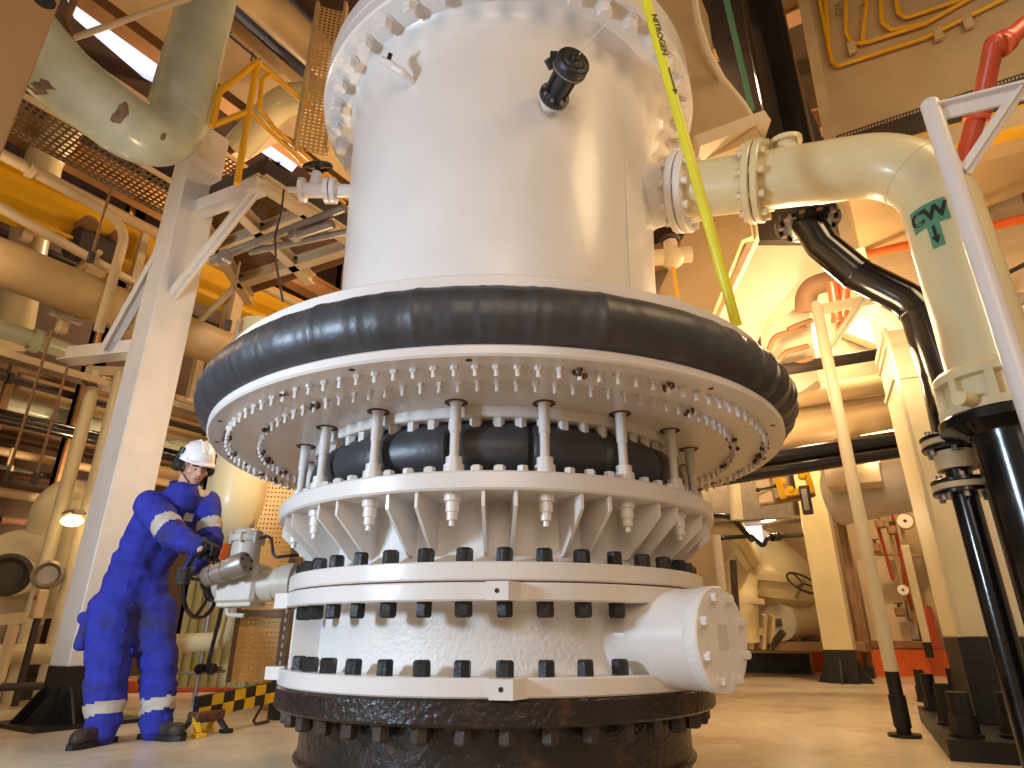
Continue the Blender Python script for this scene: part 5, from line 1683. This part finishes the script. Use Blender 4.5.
MB().prism([W(x, y, d=6.3) for x, y in ((766, 330), (780, 318), (808, 300), (818, 380), (800, 392), (776, 392))], E1 * .35).build('body', 'cream', t)
for k, (a, b, c) in enumerate((((768, 352), (774, 336), (806, 328)), ((772, 368), (786, 352), (808, 346)), ((788, 330), (796, 326), (812, 320)), ((776, 376), (790, 366), (812, 358)))):
    MB().tube(fillet([W(*a, d=6.05), W(*b, d=6.05), W(*c, d=6.05)], .12), .026, 10).build('cable', 'brown', t)
pipe('brown_elbow', 'dull brown elbow pipe over the slim post bracket', [W(806, 312, d=6.0), W(806, 288, d=6.0), W(842, 278, d=5.9)], .1, 'brown', rad=.18)
for k, (a, b, lab) in enumerate((((832, 282), (838, 322), 'red hanging pipe stub over the slim post bracket, left of two'), ((845, 280), (843, 328), 'red hanging pipe stub over the slim post bracket, right of two'))):
    pipe('red_stub', lab, [W(*a, d=5.4), W(*b, d=5.4)], .045, 'red', flanges=[(0, .95)], fr=1.15, ft=.02, bolts=0)
# insulated bright duct
iv = W(880, 480, d=6.6)
t = thing('lagged_duct', 'fat glaring pale lagged duct behind the slim post', 'duct', iv - UP * .4)
MB().tube(fillet([W(990, 470, d=7.0), W(875, 488, d=6.6), W(835, 498, d=6.9)], .4), .3, 32).build('lagging', 'reflect', t)
MB().box(W(853, 470, d=6.5), (.5, .5, .4), ROT, .01).build('box', 'beige', t)

# ---------------- yellow bracket frame and pump set at mid right
yb_ = W(791, 480, d=6.6)
t = thing('yellow_cage', 'bright yellow open cage bracket beside the yellow lit column', 'bracket', W(795, 497, d=6.6))
for a, b in (((773, 466), (784, 498)), ((803, 462), (812, 492)), ((773, 470), (803, 465)), ((782, 494), (812, 490))):
    MB().beam(W(*a, d=6.6), W(*b, d=6.6), .06, .06, up=E1).build('bar', 'yellow', t)
for px, py in ((788, 471), (790, 490), (782, 482), (802, 476)):
    MB().sphere(W(px, py, d=6.6), .045, 10, 8).build('stud', 'yellow', t)
t = thing('wall_shelf', 'tan instrument shelf and fittings left of the yellow cage', 'shelf', W(780, 505, d=6.8))
MB().beam(W(764, 503, d=6.8), W(812, 496, d=6.8), .2, .04).build('board', 'brown', t)
MB().box(W(765, 490, d=6.8), (.16, .1, .3), ROT, .01).build('block', 'beige', t)
MB().tube([W(758, 490, d=6.7), W(776, 486, d=6.7)], .012, 8).sphere(W(758, 490, d=6.7), .025, 10, 8).sphere(W(776, 486, d=6.7), .022, 10, 8).build('lever', 'darksteel', t)
pr_ = W(806, 500, d=6.5)
t = thing('gauge_glass', 'small dark framed sight glass on the yellow lit column', 'gauge', pr_)
MB().box(pr_, (.1, .05, .3), ROT, .01).build('frame', 'darksteel', t)
MB().box(pr_ - E1 * .03, (.05, .02, .22), ROT).build('glass', 'galv', t)

KP = 1.34
pm = W(765, 612, d=9.05)
pmt = thing('pump_set', 'yellowish cream pump with rounded casing right of the riser', 'pump', V((pm.x, pm.y, 0)))
cbx = W(768, 584, d=9.6)
mb = MB(); mb.lathe([(r * KP, h * KP) for r, h in [(.0005, .58), (.09, .58), (.16, .56), (.17, .5), (.24, .44), (.40, .30), (.5, .12), (.5, .09), (.55, .085), (.55, .03), (.5, .02), (.48, -.14), (.36, -.22), (.0005, -.24)]], cbx, 44, (.1, -.1, 1))
mb.build('casing', 'ivory', pmt)
ft_ = cbx + V((.06, -.06, .58)) * KP
MB().ring(.09, .24, -.02, .06, ft_, 28, (.3, -.5, .8)).build('top_flange', 'ivory', pmt)
MB().tube(fillet([W(776, 580, d=9.6), W(744, 556, d=9.3), W(742, 596, d=8.80), W(744, 640, d=8.68)], .3), .21, 24).build('suction_elbow', 'ivory', pmt)
for px, py in ((737, 551), (742, 600), (744, 630)):
    MB().lathe([(.1, -.04), (.3, -.04), (.3, .04), (.1, .04)], W(px, py, d=8.87), 24, (.1, -.05, 1) if py > 560 else (1, -.4, .5), closed=True).build('flange', 'ivory', pmt)
for px in (752, 764, 772):
    MB().beam(W(px, 615, d=8.68), W(px - 2, 648, d=8.68), .05, .1).build('rib', 'ivory', pmt)
MB().box(V((pm.x + .45, pm.y, .40)), (1.7, .8, .12), ROT, .01).build('bed', 'brown', pmt)
sk0, sk1 = W(745, 672, Z=0), W(812, 674, Z=0)
skd = (sk1 - sk0).normalized()
mb = MB(); mb.ibeam(sk0 + UP * .14, sk1 + UP * .14, .3, .28, .02); mb.beam(sk0 + UP * .14, sk1 + UP * .14, .06, .27)
mb.build('skid_beam', 'blackmat', pmt)
MB().tube([W(770, 648, d=8.68), W(783, 632, d=8.56)], .05, 10).build('drain_cock', 'darksteel', pmt)
# motor
m0_, m1_ = W(780, 622, d=9.0), W(836, 619, d=9.9)
t = thing('pump_motor', 'cream cylinder motor with slotted end plate lying beside the pump', 'motor', m0_ - UP * .26)
dm = (m1_ - m0_).normalized()
MB().lathe([(.0005, 0), (.25, 0), (.26, .02), (.26, .1), (.25, .11), (.25, 1.2), (.0005, 1.2)], m0_, 32, dm).build('body', 'ivory', t)
mb = MB(); mb.lathe([(.0005, -.03), (.255, -.03), (.255, .0), (.0005, .0)], m0_, 32, dm).build('end_plate', 'gauge', t)
for k in range(5): MB().box(m0_ - dm * .035 + UP * (-.05 + k * .022) - E1 * 0, (.1, .02, .01), Matrix((dm.cross(UP).normalized(), dm, UP)).transposed()).build('slot', 'darksteel', t)
MB().box(m0_ + dm * .5 - UP * .28, (.4, .5, .07), ROT, .01).build('foot', 'darksteel', t)
MB().box(m0_ + dm * .42 - UP * .22 - E1 * .14, (.12, .1, .1), ROT).build('tag_plate', 'yellow', t)
# handwheel
wc_ = W(803, 583, d=8.68)
t = thing('spoked_wheel', 'dark spoked handwheel in front of the cream pump', 'handwheel', wc_ - UP * .1)
wn = V((.25, -.62, .74)).normalized()
MB().lathe([(.22 + .016 * math.cos(2 * PI * j / 8), .016 * math.sin(2 * PI * j / 8)) for j in range(8)], wc_, 40, wn, closed=True).build('rim', 'darksteel', t)
wx_ = wn.cross(UP).normalized(); wy_ = wn.cross(wx_)
for k in range(3):
    an = 2 * PI * k / 3 + .5
    MB().beam(wc_, wc_ + (wx_ * math.cos(an) + wy_ * math.sin(an)) * .22, .025, .015, up=wn).build('spoke', 'darksteel', t)
MB().cyl(wc_ - wn * .25, wc_ + wn * .05, .022, n=12).build('stem', 'galv', t)
# pipes round the pump
pipe('black_pipe', 'black hose pipe with union looping above the pump', [W(716, 545, d=8.18), W(720, 538, d=8.18), W(752, 536, d=8.31), W(764, 548, d=8.31), W(766, 538, d=8.31), W(812, 534, d=8.56)], .028, 'black', rad=.08, flanges=[(4, .2)], fr=1.9, ft=.06, bolts=0)
pipe('cream_bend', 'pale yellow lagged pipe bend right of the ribbed collar', [W(690, 525, d=8.43), W(735, 526, d=8.56), W(752, 560, d=8.93)], .13, 'ivory', rad=.3)
pipe('black_hose', 'black hose lying over the pale yellow bend right of the collar', [W(700, 514, d=8.18), W(732, 516, d=8.18), W(752, 540, d=8.43)], .04, 'black', rad=.3)
for a, b, r, m, lab in (((716, 535), (722, 590), .05, 'reflect', 'pale upright pipe close right of the riser collar'), ((732, 470), (737, 520), .07, 'cream', 'short cream hanging cylinder right of the collar studs'), ((733, 560), (738, 640), .04, 'darksteel', 'dark thin upright at the left of the pump elbow')):
    bar('upright_pipe', lab, a, b, 7.4, 7.2, r, m)
fc_ = W(793, 667, Z=0)
t = thing('steel_column', 'tan far column standing behind the cream pump', 'column', fc_)
MB().box(fc_ + UP * 2.7, (.4, .4, 5.4), ROT, .01).build('shaft', 'tan', t)
MB().box(fc_ + UP * .2, (.41, .41, .4), ROT, .01).build('foot', 'blackmat', t)
t = thing('wall_window', 'blue white bright pane far behind the pump', 'window', W(742, 530, d=9.5))
MB().box(W(745, 531, d=9.6), (.5, .05, .35), ROT).build('pane', 'sky', t)
t = thing('grey_duct', 'long grey lilac duct far behind, right of the ribbed collar', 'duct', W(740, 520, d=8.8))
MB().beam(W(690, 500, d=8.6), W(830, 492, d=9.2), .6, .75, ch=.02).build('casing', 'galv', t)
pl = mat('lilac_grey_sheet', (168, 150, 140), .5)
M['lilac'] = pl
# ---------------- gauge board
gb = W(884, 600, d=9.84)
t = thing('gauge_cabinet', 'pale tan cabinet below the gauges behind the slim post', 'cabinet', V((gb.x, gb.y, 0)))
MB().box(V((gb.x, gb.y, 1.0)), (.55, .5, 1.3), ROT, .01).build('body', 'beige', t)
MB().box(V((gb.x, gb.y, .36)), (.6, .55, .1), ROT, .01).build('plinth', 'darksteel', t)
for px, py, r, lab in ((905, 521, .12, 'white dial gauge, upper of two left of the big right column'), (903, 590, .085, 'small white dial gauge, lower of two left of the big right column')):
    p = W(px, py, d=9.18)
    t = thing('dial_gauge', lab, 'gauge', p)
    MB().lathe([(.0005, 0), (r, 0), (r, .05), (.0005, .05)], p, 28, E1).build('case', 'brown', t)
    MB().lathe([(.0005, -.004), (r * .86, -.004), (r * .86, .002), (.0005, .002)], p, 28, E1).build('dial', 'gauge', t)
    MB().lathe([(.0005, -.008), (r * .2, -.012), (r * .2, .0), (.0005, .0)], p, 14, E1).build('hub', 'darksteel', t)
for i_, (a, b, lab) in enumerate((((882, 495), (905, 600), 'thin copper tube left of the upper dial gauge'), ((888, 495), (912, 610), 'thin copper tube running down to the lower dial gauge'), ((897, 490), (918, 640), 'thin copper tube just right of the dial gauges'), ((876, 520), (893, 580), 'short copper tube nearest the slim post'))):
    bar('copper_tube', lab, a, b, 9.31, 9.31,   .024, 'red' if i_ % 2 else 'tan')
for px, py, lab in ((880, 524, 'brown valve block, leftmost under the lagged duct'), (892, 530, 'brown valve block beside the upper dial gauge'), (876, 548, 'brown lever valve above the gauge cabinet'), (900, 612, 'brown valve block under the lower dial gauge')):
    p = W(px, py, d=9.24)
    t = thing('valve_block', lab, 'valve', p)
    MB().box(p, (.13, .12, .13), ROT, .02).build('block', 'brown', t)
    MB().cyl(p + UP * .05, p + UP * .12, .02, n=10).beam(p + UP * .12 - E2 * .06, p + UP * .12 + E2 * .06, .02, .015).build('lever', 'darksteel', t)
q0, q1 = W(905, 546, d=8.91), W(930, 656, d=8.91)
t = thing('white_post', 'thin white post with black foot behind the gauges', 'post', q1)
MB().beam(q0, q1 + (q0 - q1) * .14, .1, .1, up=E1).build('shaft', 'cream', t)
MB().beam(q1 + (q0 - q1) * .14, q1, .104, .104, up=E1).build('foot', 'blackmat', t)
bar('grey_rail', 'thin tan rail crossing behind the slim post above the gauge cabinet', (868, 553), (940, 557), 9.31, 9.44, .03, 'tan')
bar('blue_pipe', 'blue grey pipe between the gauges and the big right column', (914, 520), (928, 580), 10.1, 10.1, .08, 'corr')
for k in range(5):
    y_ = 582 + k * 9
    bar('ladder_pipe', 'tan level pipe between white post and big column, number %s from the top' % ('one', 'two', 'three', 'four', 'five')[k], (921, y_), (960, y_ + 3), 9.84, 9.9, .04, 'ivory' if k % 2 == 0 else 'tan')
k0, k1 = W(862, 650, d=9.0), W(985, 647, d=9.2)
kd_ = V((k1.x - k0.x, k1.y - k0.y, 0)).normalized(); kn_ = V((-kd_.y, kd_.x, 0))
t = thing('floor_kerb', 'orange floor plinth between the slim post and the big right column', 'kerb', V((k0.x, k0.y, 0)))
MB().prism([V((p.x, p.y, 0)) for p in (k0, k1, k1 + kn_ * 1.6, k0 + kn_ * 1.6)], UP * k0.z).build('plinth', 'orange', t, smooth=0)
p = W(898, 628, d=9.6)
t = thing('low_cabinet', 'low grey equipment box with orange end on the orange plinth', 'cabinet', V((p.x, p.y, k0.z)))
MB().box(V((p.x, p.y, k0.z + .27)), (.55, .4, .3), ROT, .02).build('body', 'galv', t)
MB().box(V((p.x, p.y, k0.z + .3)) - E2 * .4, (.2, .4, .6), ROT, .02).build('end', 'orange', t)
MB().box(V((p.x, p.y, k0.z + .06)), (.8, .5, .12), ROT, .02).build('foot', 'brown', t)
# valve group right of the drum under the CW nozzle
vg = W(672, 258, d=4.6)
t = thing('hanging_valve', 'small tan valve on a thin stem seen between drum and slanting plate', 'valve', vg)
MB().sphere(vg, (.09, .09, .08), 16, 10).cyl(vg - V((.14, 0, 0)), vg + V((.14, 0, .03)), .06, n=16).cyl(vg + UP * .05, vg + UP * .14, .05, n=14).build('body', 'beige', t)
MB().lathe([(.06 + .012 * math.cos(2 * PI * j / 6), .012 * math.sin(2 * PI * j / 6)) for j in range(6)], vg + UP * .16, 20, closed=True).build('wheel', 'darksteel', t)
MB().tube([vg - UP * .05, W(678, 300, d=4.5)], .013, 8).build('stem', 'railyellow', t)
# ================================================================== light
SC.view_settings.view_transform = 'Standard'
SC.view_settings.look = 'None'
SC.view_settings.gamma = 1
SC.view_settings.use_curve_mapping = False
SC.view_settings.exposure = 0.0
w = bpy.data.worlds.new('hall_air')
SC.world = w
w.use_nodes = True
bg = w.node_tree.nodes['Background']
bg.inputs['Color'].default_value = (1.0, .74, .5, 1)
bg.inputs['Strength'].default_value = .33


def area(name, loc, target, size, energy, col):
    l = bpy.data.lights.new(name, 'AREA')
    l.shape = 'DISK'; l.size = size; l.energy = energy; l.color = col
    o = bpy.data.objects.new(name, l)
    COL.objects.link(o)
    o.location = loc
    o.rotation_euler = (V(target) - V(loc)).to_track_quat('-Z', 'Y').to_euler()
    return o


def point(name, loc, energy, col, r=.12):
    l = bpy.data.lights.new(name, 'POINT')
    l.energy = energy; l.color = col; l.shadow_soft_size = r
    o = bpy.data.objects.new(name, l)
    COL.objects.link(o)
    o.location = loc
    return o


def spot(name, loc, target, energy, col, ang, blend=.4, r=.25):
    l = bpy.data.lights.new(name, 'SPOT')
    l.energy = energy; l.color = col; l.spot_size = math.radians(ang); l.spot_blend = blend; l.shadow_soft_size = r
    o = bpy.data.objects.new(name, l)
    COL.objects.link(o)
    o.location = loc
    o.rotation_euler = (V(target) - V(loc)).to_track_quat('-Z', 'Y').to_euler()
    return o


COOL = (.60, .79, 1.0)
WARM = (1.0, .70, .42)
WARM2 = (1.0, .71, .40)
spot('flood_light', (-3.0, .75, 1.3), (-1.0, 3.3, 1.85), 420, COOL, 100, .35, .25)
area('hall_light', (.2, -2.6, 3.0), (-.1, 3.2, 1.2), 3.0, 85, (1.0, .80, .63))  # unseen soft fill added behind the camera
area('hall_light', (3.6, .8, 5.0), (1.5, 3.4, .3), 1.6, 75, WARM2)  # warm fill added for the right side of the riser
point('hall_light', W(822, 290, d=4.9), 70, WARM2)
point('hall_light', W(850, 330, d=6.6), 60, WARM2)
point('hall_light', W(874, 455, d=6.2), 26, WARM2)
point('hall_light', (3.9, 7.2, 3.9), 300, WARM2)
point('hall_light', (2.4, 5.2, 2.6), 60, WARM2)
point('hall_light', (1.75, 3.7, 2.35), 26, WARM2)  # extra warm light added beside the wide disc
point('hall_light', W(768, 520, d=8.7), 45, WARM2)  # light added to brighten the cream pump
point('hall_light', W(900, 362, d=4.05), 8, WARM2)
point('hall_light', (1.9, 4.8, 5.6), 60, WARM)
point('hall_light', W(100, 520, d=7.5), 90, WARM)
point('hall_light', (-4.3, 8.2, 6.2), 230, WARM)
point('hall_light', (-1.5, 4.35, 2.15), 34, WARM2)
point('hall_light', (-4.6, 3.6, 3.4), 50, WARM2)
point('hall_light', (-1.2, 6.2, 5.2), 110, WARM)

# ================================================================== families of look-alikes
GROUPS = {'hanger_rod': 'thin hanger rods on the left', 'air_duct': 'stacked air ducts on the left', 'round_cap': 'pair of round caps', 'dial_gauge': 'dial gauges by the right column',
          'copper_tube': 'copper tubes at the gauge board', 'valve_block': 'valve blocks at the gauge board', 'ladder_pipe': 'level pipes behind the white post', 'red_stub': 'red pipe stubs',
          'floor_kerb': 'floor kerbs', 'support_post': 'posts with bracket arms', 'upright_strut': 'uprights among the left pipes', 'slim_pipe': 'slim pipes on the left', 'level_pipe': 'level pipes on the left wall',
          'cable_tray': 'perforated cable trays', 'steel_column': 'steel columns of the hall'}
for o in list(COL.objects):
    k = o.name.split('.')[0]
    if o.parent is None and o.get('category') and k in GROUPS and 'group' not in o: o['group'] = GROUPS[k]
